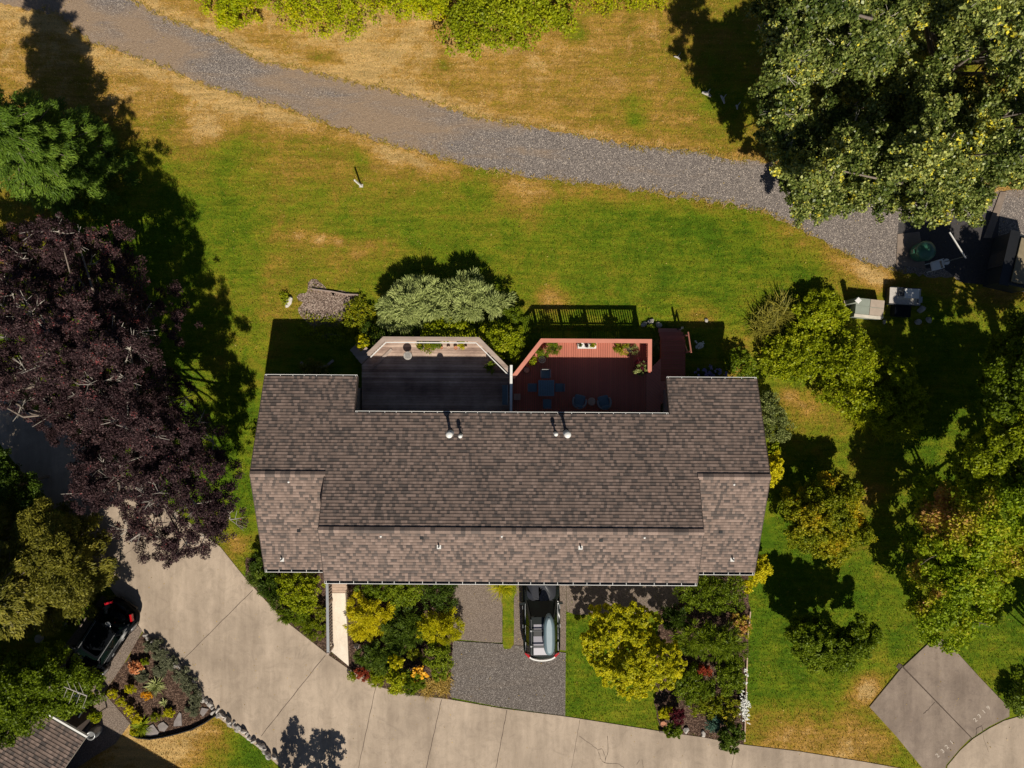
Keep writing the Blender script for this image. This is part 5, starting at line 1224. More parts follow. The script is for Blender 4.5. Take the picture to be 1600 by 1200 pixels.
# ------------------------------------------------------------------ vegetation: small plants and shrubs first, trees after
JUN = dict(style='needle', shell=.3, sub=14, subr=.4)
shrub('juniper', 'left one of the two pale blue green spreading junipers above the grey deck', 'shrub', [(592,478),(600,462),(625,446),(660,436),(690,434),(700,450),(696,490),(670,507),(640,512),(612,510),(592,500)], 1.7, .55, 16000, (.2,.035), 'leaf_juniper', z0=.9, **JUN)
shrub('juniper', 'right one of the two pale blue green spreading junipers, closer to the red deck', 'shrub', [(690,440),(715,426),(745,428),(775,445),(792,468),(788,485),(755,496),(720,500),(697,498)], 1.8, .55, 13000, (.2,.035), 'leaf_juniper', z0=.9, **JUN)
shrub('shrub', 'bright green leafy shrub directly above the middle of the grey deck rail', 'shrub', [(657,508),(690,498),(738,497),(748,510),(742,527),(700,530),(664,526)], 1.5, .35, 7000, (.09,.06), 'leaf_bright')
shrub('shrub', 'rounded glossy green shrub filling the corner between the two decks', 'shrub', [(748,515),(765,503),(795,503),(812,515),(818,535),(806,558),(795,568),(775,552),(758,532)], 1.7, .4, 11000, (.09,.06), 'leaf_bright')
shrub('shrub', 'thin tall dark shrub standing beside the shadow of the red deck rail', 'shrub', [(782,484),(800,480),(816,486),(826,505),(815,512),(795,502)], 1.2, .3, 2500, (.12,.04), 'leaf_mid')
shrub('shrub', 'dark dense shrub hugging the upper left corner of the grey deck', 'shrub', [(572,505),(595,505),(655,508),(660,526),(610,527),(590,534),(575,545),(568,530)], .9, .3, 5500, (.07,.03), 'leaf_dark')
shrub('shrub', 'small yellow broad leaved shrub at the top of the grey deck steps', 'shrub', [(555,528),(562,520),(575,530),(578,543),(566,548),(557,540)], .6, .2, 700, (.14,.1), 'leaf_yellow')
shrub('weeds', 'straggling yellow green weeds right of the wood chip bed', 'weeds', [(540,470),(565,462),(585,475),(590,500),(575,518),(555,525),(530,522),(535,495)], .5, .25, 4000, (.09,.05), 'leaf_amber')
shrub('weeds', 'patchy green weeds between wood chips and house shadow', 'weeds', [(470,505),(500,518),(535,520),(555,530),(540,536),(490,530),(455,522)], .25, .2, 1600, (.07,.05), 'leaf_bright')
shrub('weeds', 'small lime weed tuft beside the long white stone', 'weeds', circ(444,465,8,10), .25, .15, 500, (.07,.04), 'leaf_bright')
shrub('shrub', 'low dark shrub in the house shadow beside the grey deck steps', 'shrub', circ(487,578,22,12), .9, .35, 2000, (.09,.05), 'leaf_olive')
# top hedge
top = [[(300,-60),(305,0),(318,22),(335,42),(352,50),(372,45),(380,30),(395,20),(410,5),(410,-60)],[(410,-60),(412,10),(432,22),(450,40),(462,48),(480,50),(492,60),(500,45),(515,50),(530,60),(545,60),(560,50),(575,35),(590,30),(590,-60)],[(590,-60),(590,25),(620,18),(650,25),(680,28),(700,24),(705,10),(700,-60)]]
for p, lab in zip(top, ('yellow green hedge bush farthest left along the top of the photo','yellow green hedge bush with hanging lobes over the dry grass at the top','yellow green hedge bush nearest the dark green bush at the top')):
    shrub('hedge_bush', lab, 'bush', p, 1.6, .5, 12000, (.1,.065), 'leaf_limehedge', z0=.5)
shrub('bush', 'large deep green bush at the top between the yellow hedge and bare grass', 'bush', [(695,-60),(700,30),(688,50),(690,65),(715,78),(740,84),(765,78),(800,76),(845,70),(850,50),(862,40),(885,55),(900,48),(905,25),(900,-60)], 2.2, .6, 22000, (.12,.085), 'leaf_bright', z0=.6)
shrub('bush', 'low strip of lime green bush along the very top right of the dry grass', 'bush', [(900,-60),(905,12),(960,14),(1000,8),(1045,12),(1045,-60)], .8, .35, 6000, (.09,.06), 'leaf_limehedge')
# right hand shrubbery
RSB = [([(1242,468),(1265,455),(1300,452),(1318,470),(1325,500),(1300,520),(1262,520),(1235,505)],'bright green vine bush nearest the storage box',1.2),
       ([(1192,540),(1240,508),(1290,520),(1300,560),(1280,600),(1240,600),(1190,580)],'bright green vine bush right of the spiky leaves',1.3),
       ([(1300,520),(1345,515),(1385,545),(1390,590),(1350,610),(1290,600),(1290,560)],'bright green vine bush in the middle of the shrubbery',1.5),
       ([(1270,600),(1340,600),(1400,600),(1430,640),(1445,670),(1400,672),(1330,650),(1280,625)],'bright green vine bush lowest in the shrubbery facing the lawn',1.3),
       ([(1385,540),(1420,555),(1435,590),(1450,640),(1430,650),(1395,605)],'deep green vine bush beside the dark tree shade',1.5)]
for p, lab, z in RSB: shrub('vine_bush', lab, 'bush', p, z, .4, 9000, (.11,.08), 'leaf_bright', z0=.35)
for (px, py, lab) in ((1192,512,'left clump of spiky strap leaves above the vine bushes'),(1206,498,'middle clump of spiky strap leaves above the vine bushes'),(1222,486,'right clump of spiky strap leaves above the vine bushes')):
    blade_plant('strap_leaf_plant', lab, 'plant', px, py, 260, 1.0, .035, 'leaf_olive', 1.0, .7, .25, t0=.6)
for i, (px, py) in enumerate(((1350,655),(1375,668),(1400,676),(1420,665),(1330,640))):
    blade_plant('long_grass', 'tuft of long bright grass leaning out of the shrubbery onto the lawn', 'grass', px, py, 160, .8, .025, 'leaf_bright', 1.0, .7, .2, t0=.7, group='long grass tufts under the shrubbery')
shrub('shrub', 'leafy shrub in deep shade against the right house end by the violet flowers', 'shrub', [(1133,560),(1160,545),(1178,560),(1185,592),(1140,592)], 1.0, .3, 2500, (.1,.07), 'leaf_mid')
x, y = W(1107, 584, .8); 
t = shrub('hydrangea', 'violet flowering hydrangea in shade at the right rear corner of the roof', 'flowering shrub', circ(1107,588,22,12), .9, .3, 1500, (.1,.07), 'leaf_dark')
g = np.random.default_rng(9); K = 26; C = np.stack([x+g.normal(size=K)*.34, y+.1+g.normal(size=K)*.16, .98+g.normal(size=K)*.06], 1)
co, tt = crown_leaves(C, np.full(K, .06), 2200, .045, .045, 'leaf', 5, .5, 1, .2, 4); o = bpy.data.objects.new('flowers', fast_mesh('flowers', co, 4, 'petal_lilac', tt, t.location)); COL.objects.link(o); o.parent = t
def flowers(name, label, px, py, rx, ry, z, n, mat, size=.07, group=None, cat='flowers'):
    x, y = W(px, py, z); SEED[0] += 1; g = np.random.default_rng(SEED[0])
    P = np.stack([x+g.normal(size=n)*rx*.5, y+g.normal(size=n)*ry*.5, z+g.normal(size=n)*.04], 1); P = np.repeat(P, 5, 0)+g.normal(size=(n*5, 3))*size*.25
    N = norm(g.normal(size=(n*5, 3))*.35+np.array([0,-.2,1.2])); T = norm(g.normal(size=(n*5, 3))); s = size*(.7+.5*g.random(n*5))
    co = leaf_faces(P, N, T, s, s*.8); tt = np.clip(.5+.25*g.normal(size=n*5), 0, 1)
    th = thing(name, label, cat, (x, y, 0), 0, group); o = bpy.data.objects.new('petals', fast_mesh('petals', co, 4, mat, tt, (x, y, 0))); COL.objects.link(o); o.parent = th
    m = MB()
    for k in range(0, n*5, 10): m.cyl((P[k][0]*.7+x*.3, P[k][1]*.7+y*.3, 0), P[k], .008, .005, 3)
    m.build('stems', 'bark', th); return th
flowers('white_flowers', 'small clump of white flowers in the shaded grass right of the red stairs', 1094, 539, .22, .2, .5, 26, 'petal_white', .09)
blade_plant('fern', 'pale leafed plant in shade between red deck rail and walkway', 'plant', 1027, 541, 90, .45, .06, 'leaf_pale', 1.2, .5, .08)
shrub('shrub', 'dark plant in the shaded gap beside the red walkway', 'shrub', circ(1022,556,9,12), .6, .2, 800, (.08,.05), 'leaf_mid')
shrub('shrub', 'spiky dark plant between the pinkish stones', 'shrub', circ(1017,512,6,6), .4, .15, 400, (.1,.02), 'leaf_mid', style='needle')
# east side of the house
shrub('variegated_shrub', 'pale cream and green variegated shrub along the right gable end', 'shrub', [(1188,618),(1200,607),(1215,620),(1225,640),(1240,655),(1240,680),(1222,690),(1200,695),(1193,660)], 1.7, .35, 8000, (.08,.05), 'leaf_pale')
shrub('shrub', 'yellow green shrub below the variegated one at the gable end', 'shrub', [(1196,690),(1215,690),(1222,700),(1210,715),(1200,712)], 1.4, .25, 1800, (.1,.07), 'leaf_bright')
shrub('shrub', 'brilliant yellow shrub poking out beside the right roof corner', 'shrub', [(1200,708),(1218,706),(1226,728),(1220,745),(1212,760),(1205,765),(1200,740)], 2.0, .25, 2600, (.12,.09), 'leaf_gold')
shrub('shrub', 'brilliant yellow shrub at the front right corner of the roof', 'shrub', [(1182,870),(1198,868),(1206,890),(1204,905),(1180,915),(1165,930),(1158,918),(1175,902)], 1.4, .28, 3600, (.12,.08), 'leaf_gold')
# front right bed
shrub('shrub', 'loose dark green shrub with small white flecks below the right front gutter', 'shrub', [(1060,905),(1100,892),(1160,898),(1165,925),(1160,955),(1120,960),(1075,955),(1060,930)], 1.6, .4, 11000, (.1,.05), 'leaf_mid', up=.3)
shrub('shrub', 'feathery dark green shrub right of the yellow maple', 'shrub', [(1032,955),(1060,945),(1080,955),(1078,985),(1045,985),(1030,975)], 1.2, .35, 4500, (.14,.03), 'leaf_dark', style='needle')
shrub('bamboo_shrub', 'arching bamboo like shrub with narrow leaves at the middle of the right bed', 'shrub', [(1060,985),(1100,975),(1150,985),(1172,1000),(1165,1025),(1130,1035),(1085,1030),(1060,1010)], 1.7, .45, 9000, (.2,.035), 'leaf_mid', style='needle')
shrub('shrub', 'mid green leafy shrub left of the small red shrub in the right bed', 'shrub', [(1055,1045),(1085,1040),(1120,1060),(1115,1085),(1085,1105),(1055,1090),(1050,1065)], 1.2, .35, 6500, (.13,.045), 'leaf_mid')
shrub('shrub', 'mid green shrub hanging over the wooden edging in the right bed', 'shrub', [(1120,1035),(1160,1030),(1165,1070),(1150,1090),(1125,1080)], 1.1, .35, 5000, (.12,.05), 'leaf_mid')
shrub('shrub', 'orange brown shrub on the lawn side of the right bed', 'shrub', [(1145,962),(1165,958),(1172,975),(1170,993),(1155,992),(1148,978)], .8, .25, 2500, (.09,.05), 'leaf_autumn', tadd=lambda P: .35)
shrub('shrub', 'small crimson shrub in the middle of the right bed', 'shrub', circ(1103,1048,10,7), 1.0, .2, 1200, (.08,.045), 'leaf_red')
shrub('shrub', 'amber and olive shrub in the lower right of the right bed', 'shrub', [(1075,1095),(1110,1085),(1150,1090),(1160,1120),(1140,1130),(1100,1120),(1080,1110)], .8, .3, 4500, (.1,.05), 'leaf_amber')
shrub('dwarf_maple', 'round dark maroon dwarf maple at the road end of the right bed', 'shrub', circ(1061,1118,11,13), .9, .25, 3200, (.07,.035), 'leaf_maroon')
shrub('shrub', 'lime green flowering plant left of the dwarf maple', 'shrub', circ(1040,1114,11,9), .7, .2, 1500, (.08,.06), 'leaf_yellow')
shrub('shrub', 'bright green round shrub overhanging the road by the terracotta pot', 'shrub', [(1036,1140),(1050,1132),(1066,1138),(1066,1150),(1052,1157),(1038,1152)], .9, .25, 3400, (.09,.05), 'leaf_mid')
shrub('dwarf_conifer', 'small blue green dwarf conifer at the road end of the right bed', 'shrub', circ(1117,1134,12,12), .7, .2, 2600, (.1,.025), 'leaf_blue', style='needle')
shrub('shrub', 'dark glossy shrub at the lowest right corner of the right bed', 'shrub', [(1122,1140),(1145,1132),(1163,1140),(1162,1168),(1140,1174),(1126,1165)], 1.2, .35, 6500, (.1,.06), 'leaf_dark', tadd=lambda P: .25)
flowers('yellow_flowers', 'small group of bright yellow flowers above the dark glossy shrub', 1138, 1126, .3, .2, .75, 22, 'petal_yellow', .1)
flowers('white_flowers', 'dense drift of white flowers spilling over the wooden edging of the right bed', 1164, 1105, .22, .6, .4, 230, 'petal_white', .065)
for px, py in ((1166,1047),(1168,1055),(1165,1067),(1159,1080)): flowers('white_flowers', 'single white flower head on the wooden edging above the dense drift', px, py, .06, .06, .45, 4, 'petal_white', .09, 'single white flower heads')
# front middle bed
shrub('golden_conifer', 'golden yellow conifer bush beside the cream ramp', 'shrub', [(541,940),(560,925),(590,935),(607,955),(606,975),(585,992),(565,1000),(545,985),(540,965)], 1.5, .4, 15000, (.11,.03), 'leaf_gold', style='needle')
shrub('golden_conifer', 'yellow green conifer bush beside the brown driveway strip', 'shrub', [(652,965),(675,955),(705,960),(720,975),(715,995),(700,1008),(675,1005),(655,990)], 1.3, .38, 11000, (.11,.03), 'leaf_yellow', style='needle')
shrub('dark_juniper', 'dark green spreading juniper in the middle of the centre bed', 'shrub', [(600,965),(630,945),(655,960),(658,1000),(640,1020),(605,1010),(595,990)], 1.2, .42, 13000, (.16,.03), 'leaf_dark', tadd=lambda P: .15, **JUN)
shrub('dark_juniper', 'dark green spreading juniper closest to the road in the centre bed', 'shrub', [(560,1015),(595,1000),(620,1015),(610,1045),(580,1050),(556,1035)], 1.0, .4, 10000, (.15,.03), 'leaf_dark', tadd=lambda P: .15, **JUN)
shrub('shrub', 'dark green shrub under the gutter beside the golden conifer', 'shrub', [(546,915),(580,910),(605,915),(605,940),(580,935),(560,925)], 1.2, .3, 4500, (.1,.04), 'leaf_mid')
shrub('shrub', 'light green leafy shrub under the middle of the front gutter', 'shrub', [(600,905),(650,905),(655,930),(635,950),(610,945),(600,925)], 1.5, .32, 5500, (.1,.055), 'leaf_mid', tadd=lambda P: .2)
shrub('clipped_hedge', 'tall dark clipped hedge throwing deep shade beside the driveway', 'hedge', [(655,900),(708,900),(712,935),(700,960),(665,955),(655,930)], 1.3, .35, 7000, (.08,.04), 'leaf_dark')
shrub('shrub', 'green shrub mixed with yellow along the driveway edge in the centre bed', 'shrub', [(660,1010),(700,1008),(706,1035),(700,1060),(680,1065),(665,1045)], 1.0, .32, 6500, (.08,.05), 'leaf_mid', tadd=lambda P: .2)
shrub('laurel', 'lime green laurel like bush hanging over the road', 'shrub', [(602,1060),(615,1045),(635,1050),(640,1070),(625,1082),(608,1078)], 1.3, .28, 3000, (.12,.07), 'leaf_bright', tadd=lambda P: .2)
shrub('laurel', 'small lime green upright bush just above the lime laurel', 'shrub', circ(619,1035,11,9), 1.5, .2, 1300, (.11,.06), 'leaf_yellow')
shrub('lance_leaf_shrub', 'dark lance leaved shrub whose tips hang over the road', 'shrub', [(632,1048),(650,1045),(662,1062),(655,1085),(645,1090),(632,1082)], 1.1, .28, 2600, (.18,.04), 'leaf_mid', style='needle')
flowers('orange_flowers', 'cluster of vivid orange yellow flowers in the centre bed', 655, 1051, .3, .3, 1.0, 60, 'petal_orange', .14)
shrub('shrub', 'rust red leaved shrub at the road corner of the centre bed', 'shrub', circ(564,1053,11,9), .6, .2, 1800, (.09,.03), 'leaf_red')
shrub('groundcover', 'fresh green groundcover between rust shrub and lime laurel', 'groundcover', [(572,1055),(590,1045),(605,1055),(598,1072),(580,1073)], .4, .25, 4000, (.08,.03), 'leaf_bright', style='needle')
shrub('shrub', 'thin green plant at the left corner of the rust red shrub', 'shrub', circ(550,1058,6,7), .4, .15, 500, (.08,.04), 'leaf_bright')
for i, (px, py) in enumerate(((672,1070),(685,1068),(697,1064),(668,1080),(690,1078))): blade_plant('dry_grass', 'tuft of straw coloured dry grass at the road end of the centre bed', 'grass', px, py, 150, .4, .02, 'leaf_straw', 1.2, .5, .15, group='dry grass tufts of the centre bed')
shrub('shrub', 'ochre leaved low shrub in the centre bed between juniper and orange flowers', 'shrub', circ(645,1022,10,12), .6, .2, 1500, (.07,.04), 'leaf_amber')
blade_plant('pale_grass', 'pale arching grass spilling onto the brown strip beside the grass median', 'grass', 783, 916, 160, .9, .022, 'leaf_yellow', 1.3, .5, .12)
blade_plant('pale_grass', 'green grass clump at the gutter end of the grass median', 'grass', 795, 916, 200, .6, .03, 'leaf_bright', 1.0, .6, .15)
# front left bed
shrub('dark_juniper', 'dark juniper hedge curving along the road at the left front of the house', 'shrub', [(386,885),(400,878),(425,900),(440,925),(440,950),(425,950),(400,925),(388,905)], .9, .38, 10000, (.13,.03), 'leaf_dark', tadd=lambda P: .12, **JUN)
shrub('shrub', 'fresh green shrub below the left front gutter', 'shrub', [(430,900),(460,895),(500,900),(503,930),(485,955),(455,955),(435,930)], 1.4, .35, 8500, (.1,.055), 'leaf_bright')
shrub('fern', 'green ferns between the juniper hedge and the groundcover', 'fern', [(430,955),(460,950),(485,955),(480,968),(455,975),(435,968)], .7, .25, 3200, (.16,.03), 'leaf_mid', style='needle')
shrub('groundcover', 'smooth olive green heather mat narrowing to the foot of the ramp rail', 'groundcover', [(450,968),(480,962),(506,975),(506,1005),(495,1003),(470,988)], .4, .28, 8000, (.06,.025), 'leaf_bright', tadd=lambda P: -.3, style='needle')
shrub('shrub', 'brown leaved shrub beside the ramp rail', 'shrub', circ(500,957,7,12), .6, .2, 1200, (.07,.04), 'leaf_amber')
shrub('shrub', 'dark clipped bush under the left end of the front gutter', 'shrub', circ(398,880,10,9), .9, .25, 1800, (.07,.03), 'leaf_dark')
# mulch bed at the left
SB = [(175,1085,7,.35,'leaf_yellow','small lime ball shrub at the driveway tip of the mulch bed'),(189,1098,8,.4,'leaf_yellow','second lime ball shrub along the driveway edge of the mulch bed'),(200,1111,9,.45,'leaf_gold','largest lime ball shrub along the driveway edge of the mulch bed'),(211,1124,9,.45,'leaf_gold','lime ball shrub touching the white striped spiky plant'),(210,1144,7,.3,'leaf_yellow','lime ball shrub in the bottom corner of the mulch bed'),
      (201,1077,8,.45,'leaf_yellow','lime shrub above the row of ball shrubs'),(228,1087,9,.4,'petal_orange','golden orange shrub left of the silver yucca'),(225,1035,4.5,.3,'leaf_bright','tiny lime shrub beside the coral one'),(263,1115,10,.35,'leaf_yellow','yellow green shrub near the tall triangular flagstone'),(242,1122,8,.3,'leaf_amber','olive shrub near the small flagstone')]
for px, py, r, z, mt, lab in SB: shrub('ball_shrub', lab, 'shrub', circ(px, py, r, r*.8), z, .16, 1300, (.055,.035), mt)
shrub('coral_shrub', 'coral pink rosette shrub in the upper part of the mulch bed', 'shrub', circ(211,1043,9,8), .4, .18, 700, (.11,.08), 'leaf_coral')
GB = [(236,1010,12,.4,'first grey green lavender behind the stone row at the top tip'),(249,1022,12,.45,'second grey green lavender behind the stone row'),(262,1038,13,.45,'third grey green lavender, below the first road joint'),(281,1055,13,.5,'fourth grey green lavender, level with the silver yucca'),(293,1072,13,.5,'fifth grey green lavender behind the whitest stones'),(305,1088,13,.5,'sixth grey green lavender above the last flagstone'),(300,1108,12,.35,'low grey lavender touching the last flagstone'),(222,1058,10,.25,'faded grey plant between coral shrub and silver yucca'),(250,1046,11,.3,'faded grey plant above the silver yucca')]
for px, py, r, z, lab in GB: shrub('lavender', lab, 'lavender', circ(px, py, r, r*.8), z, .22, 2600, (.13,.018), 'leaf_grey', style='needle')
blade_plant('yucca', 'silver white spiky yucca in the centre of the mulch bed', 'yucca', 242, 1072, 110, .62, .045, 'leaf_pale', 1.35, .25, .04, t0=.75)
blade_plant('spiky_plant', 'green and white striped spiky plant at the lower left of the mulch bed', 'plant', 220, 1135, 130, .6, .04, 'leaf_mid', 1.3, .4, .05, t0=.7)
blade_plant('spiky_plant', 'small cream spiky plant right of the golden orange shrub', 'plant', 255, 1098, 60, .25, .04, 'leaf_pale', 1.2, .4, .03, t0=.8)
shrub('shrub', 'light green potted looking shrub at the corner of the neighbouring canopy', 'shrub', circ(147,1121,9,12), 1.2, .22, 2000, (.08,.06), 'leaf_bright')

# ---- trees
def tree(*a, **k):
    k.setdefault('trunk', .2); return plant(*a, **k)
# fir, top left: a cone of drooping sprays
def conifer(name, label, bx, by, h, r0, n, mat, seed, zlow=.8, leaf=(.22,.05)):
    g = np.random.default_rng(seed); C = []; Rr = []
    z = zlow
    while z < h:
        f = 1-(z-zlow)/(h-zlow); rad = r0*f**.85+.08; k = max(3, int(rad*5.5)); ph = g.random()*6
        for i in range(k):
            a = ph+2*math.pi*i/k+g.normal()*.15; q = rad*(.75+.3*g.random())
            for s in (1, .6, .3) if rad > 1.2 else (1, .5):
                C.append((bx+q*s*math.cos(a), by+q*s*math.sin(a), z-q*s*.12+g.normal()*.06)); Rr.append(max(.16, .3*rad**.5*(1.15-.3*s)))
        z += .42+.1*g.random()
    C = np.array(C); Rr = np.array(Rr); N_ = n
    w = Rr**2; w /= w.sum(); li = g.choice(len(C), N_, p=w)
    off = norm(g.normal(size=(N_, 3)))*(g.random((N_, 1))**.5)*np.array([1, 1, .35]); P = C[li]+off*Rr[li][:, None]
    rad_ = norm(np.stack([C[li, 0]-bx, C[li, 1]-by, np.zeros(N_)], 1)); T = norm(rad_+g.normal(size=(N_, 3))*.45*np.array([1, 1, .5])); Nn = norm(np.array([0,0,1.0])+g.normal(size=(N_, 3))*.35+rad_*.2)
    s = .6+.8*g.random(N_); co = leaf_faces(P, Nn, T, leaf[0]*s, leaf[1]*s); cl = g.normal(size=len(C))*.15
    t = np.clip(.45+cl[li]+.15*g.normal(size=N_), 0, 1); th = thing(name, label, 'tree', (bx, by, 0))
    o = bpy.data.objects.new('crown', fast_mesh('crown', co, 4, mat, t, (bx, by, 0))); COL.objects.link(o); o.parent = th
    m = MB(); m.cyl((bx, by, -.1), (bx, by, h*.97), .24, .03, 10)
    for i in range(0, len(C), 2): m.cyl((bx, by, C[i][2]+.2), C[i], .035, .012, 4, cap=False)
    m.build('trunk', 'bark', th); return th
conifer('fir_tree', 'tall feathery green fir at the upper left edge throwing a long pointed shadow', -22.4, 11.2, 12.2, 2.7, 130000, 'leaf_fir', 3, .9, (.2,.035))
# copper plum
PL = [(-90,330),(-10,360),(40,345),(70,400),(110,395),(115,365),(140,340),(175,350),(185,375),(215,395),(235,430),(240,455),(278,425),(282,465),(298,500),(300,540),(272,570),(268,590),(300,590),(320,620),(300,640),(330,660),(345,690),(372,730),(365,770),(376,800),(365,850),(335,858),(325,868),(300,885),(280,880),(255,890),(225,885),(205,865),(215,855),(180,845),(170,820),(175,795),(120,795),(110,775),(100,745),(120,710),(95,700),(60,690),(55,670),(10,650),(-90,640)]
C, Rr = lobes_in(PL, 2.5, 8.0, .8, 55, 1.15, .6, .6)
def keep(C, Rr, holes):
    k = np.ones(len(C), bool)
    for hx, hy, hr in holes:
        kk = (CAMH-C[:, 2])/FPX; px = C[:, 0]/kk+800; py = 600-C[:, 1]/kk; k &= ((px-hx)**2+(py-hy)**2) > hr*hr
    return C[k], Rr[k]
EX = [(80,350,8.2,.5),(92,362,7.7,.7),(75,378,7.2,.8),(105,388,6.8,.8),(60,360,7.4,.6),(120,372,6.6,.6),(95,405,6.4,.8)]
C = np.concatenate([C, [[*W(a, b, z), z] for a, b, z, r in EX]]); Rr = np.concatenate([Rr, [r for *_, r in EX]])
C, Rr = keep(C, Rr, [(255,500,26),(235,545,22),(180,690,16),(250,800,14),(60,335,14),(270,545,18)])
plant('purple_plum_tree', 'huge dark purple leaved plum tree spreading over the left of the road', 'tree', CR=(C, Rr), n=400000, leaf=(.088,.044), mat='leaf_plum', base=(-18.2, -1.2), trunk=.32, twigs=5, nlimb=80, bark='bark_pale', sub=16, subr=.27, shell=.45, up=.5, twl=1.25, tspread=.8, low=-.2)
# cottonwoods
CA = [(1192,-140),(1190,20),(1186,70),(1200,105),(1215,125),(1250,120),(1290,130),(1330,110),(1380,105),(1425,90),(1440,40),(1440,-140)]
CB = [(1440,-140),(1445,60),(1480,60),(1500,90),(1540,90),(1560,120),(1600,130),(1720,110),(1720,-140)]
CC = [(1200,170),(1185,195),(1195,235),(1225,262),(1232,300),(1245,350),(1262,358),(1285,340),(1320,332),(1350,330),(1395,345),(1430,332),(1455,340),(1478,352),(1500,348),(1530,352),(1548,335),(1560,300),(1600,290),(1700,290),(1720,140),(1600,140),(1560,130),(1500,110),(1440,110),(1390,150),(1340,145),(1290,160),(1240,150)]
def ctree(poly, label, z0, z1, n, seed, base, holes=(), extra=()):
    C, Rr = lobes_in(poly, z0, z1, .8, seed, 1.2, .9, .5); C, Rr = keep(C, Rr, holes)
    if extra: C = np.concatenate([C, [[*W(a, b, z), z] for a, b, z, r in extra]]); Rr = np.concatenate([Rr, [r for *_, r in extra]])
    return plant('cottonwood_tree', label, 'tree', CR=(C, Rr), n=int(n*1.3), leaf=(.12,.09), mat='leaf_cottonwood', base=base, trunk=.35, twigs=3, nlimb=60, bark='bark_pale', sub=22, subr=.3, shell=.75, up=.15, twl=1.2, tspread=1.0, low=-.2)
ctree(CA, 'big grey green cottonwood crown at the top, left of the dark gap', 8.0, 11.5, 85000, 71, (14.6, 16.5))
ctree(CB, 'cottonwood crown in the top right corner of the photo', 7.5, 11, 70000, 72, (20.0, 14.5))
ctree(CC, 'widest cottonwood crown, hanging over the gravel path and the asphalt pad', 3.8, 9.0, 200000, 73, (19.5, 10.5), [(1310,160,14),(1450,205,10)], [(1245,310,5,.6),(1238,290,5.2,.6),(1255,330,4.4,.6),(1230,240,6,.7),(1225,265,5.8,.6),(1200,150,7.6,.8),(1215,175,8,.9),(1235,140,8.2,.8),(1250,190,7.4,.8),(1205,120,8.2,.7),(1222,205,7,.7),(1280,130,4,1.0),(1330,120,4.2,1.0),(1380,115,4,1.0),(1430,130,4.2,1.0),(1480,80,4,1.0),(1540,95,4.5,1.0),(1290,140,6.4,.8),(1335,135,6.8,.8),(1375,150,6.5,.9),(1410,130,7,.8),(1440,155,6.6,.8),(1470,100,7,.8),(1500,70,6.8,.8),(1590,110,5,1.0),(1460,60,4,.9),(1300,170,3.6,.9),(1350,165,3.8,.9)])
# left side trees
conifer('pine_tree', 'olive green pine at the left edge between plum tree and saloon car', -23.2, -9.4, 10.5, 3.1, 115000, 'leaf_olive', 11, .8, (.17,.05))
conifer('pine_tree', 'second olive pine, added mostly out of view at the left to shade the road', -26.6, -8.2, 11.5, 3.6, 50000, 'leaf_olive', 12, .9, (.18,.06))  # mostly unseen pine, added to throw shade on the road by the plum
tree('evergreen_tree', 'olive evergreen crown touching the right side of the pine above the saloon car', 'tree', poly=[(45,800),(70,800),(100,825),(122,855),(122,895),(132,925),(112,955),(85,950),(50,930),(30,870)], z0=3.4, z1=6.8, r=.6, n=45000, leaf=(.12,.05), mat='leaf_olive', base=(-22.0,-9.2), sub=12)
tree('evergreen_tree', 'bushy green tree over the front of the saloon car with one bare dead branch', 'tree', poly=[(-60,1010),(0,1030),(40,1020),(80,1010),(110,1035),(130,1050),(150,1075),(152,1100),(135,1108),(100,1105),(85,1125),(60,1120),(62,1145),(30,1150),(10,1180),(-10,1200),(-80,1200)], z0=2.6, z1=6, r=.6, n=60000, leaf=(.11,.07), mat='leaf_mid', base=(-22.5,-14.6), sub=12, tadd=lambda P: -.1)
m = MB(); a = W3(136,1087,6.2); b = W3(100,1073,6.4); m.cyl(a, b, .035, .02, 6)
for k in range(7):
    t_ = k/7; p = a.lerp(b, t_); s = 1 if k % 2 else -1; m.cyl(p, p+Vector((-.15, s*.45, .05))*(.7+.5*random.random()), .015, .007, 4)
th = [o for o in bpy.data.objects if o.name.startswith('evergreen_tree')][-1]; ob = m.build('dead_branch', 'bark_pale', th)
tree('dark_shrub_tree', 'low dark bush filling the shade left of the road below the plum tree', 'bush', poly=[(-60,700),(0,700),(60,770),(100,830),(90,850),(40,800),(-60,760)], z0=1.6, z1=4.0, r=.6, n=20000, leaf=(.1,.06), mat='leaf_dark', trunk=.08)
tree('undergrowth_bush', 'small green bush in the earth strip left of the saloon car', 'bush', poly=[(82,940),(108,935),(128,915),(140,930),(110,965),(100,990),(85,985)], z0=.4, z1=1.3, r=.35, n=7000, leaf=(.09,.06), mat='leaf_mid', trunk=.06)
# right side trees
BR = [(1440,870),(1425,905),(1430,950),(1445,985),(1440,1000),(1480,1008),(1500,1000),(1540,985),(1560,955),(1600,900),(1720,900),(1720,640),(1600,630),(1560,700),(1500,720),(1480,760),(1455,755),(1440,790),(1425,830)]
def autumn(P):
    k = (CAMH-P[:, 2])/FPX; px = P[:, 0]/k+800; py = 600-P[:, 1]/k
    v = np.full(len(P), -.12)
    for x, y, r, a in ((1475,780,34,.5),(1450,815,30,.45),(1500,830,28,.35),(1545,775,24,.3),(1425,890,22,.45),(1465,925,18,.4),(1440,950,14,.5),(1600,870,40,.3),(1560,920,60,.15)): v += a*np.exp(-((px-x)**2+(py-y)**2)/(r*r))
    return v
tree('autumn_tree', 'large bright green tree at the right edge whose left side turns orange', 'tree', poly=BR, z0=1.8, z1=6.5, r=.75, n=130000, leaf=(.13,.09), mat='leaf_autumn', base=(22.3,-7.6), tadd=autumn, sub=12, trunk=.28, twigs=1)
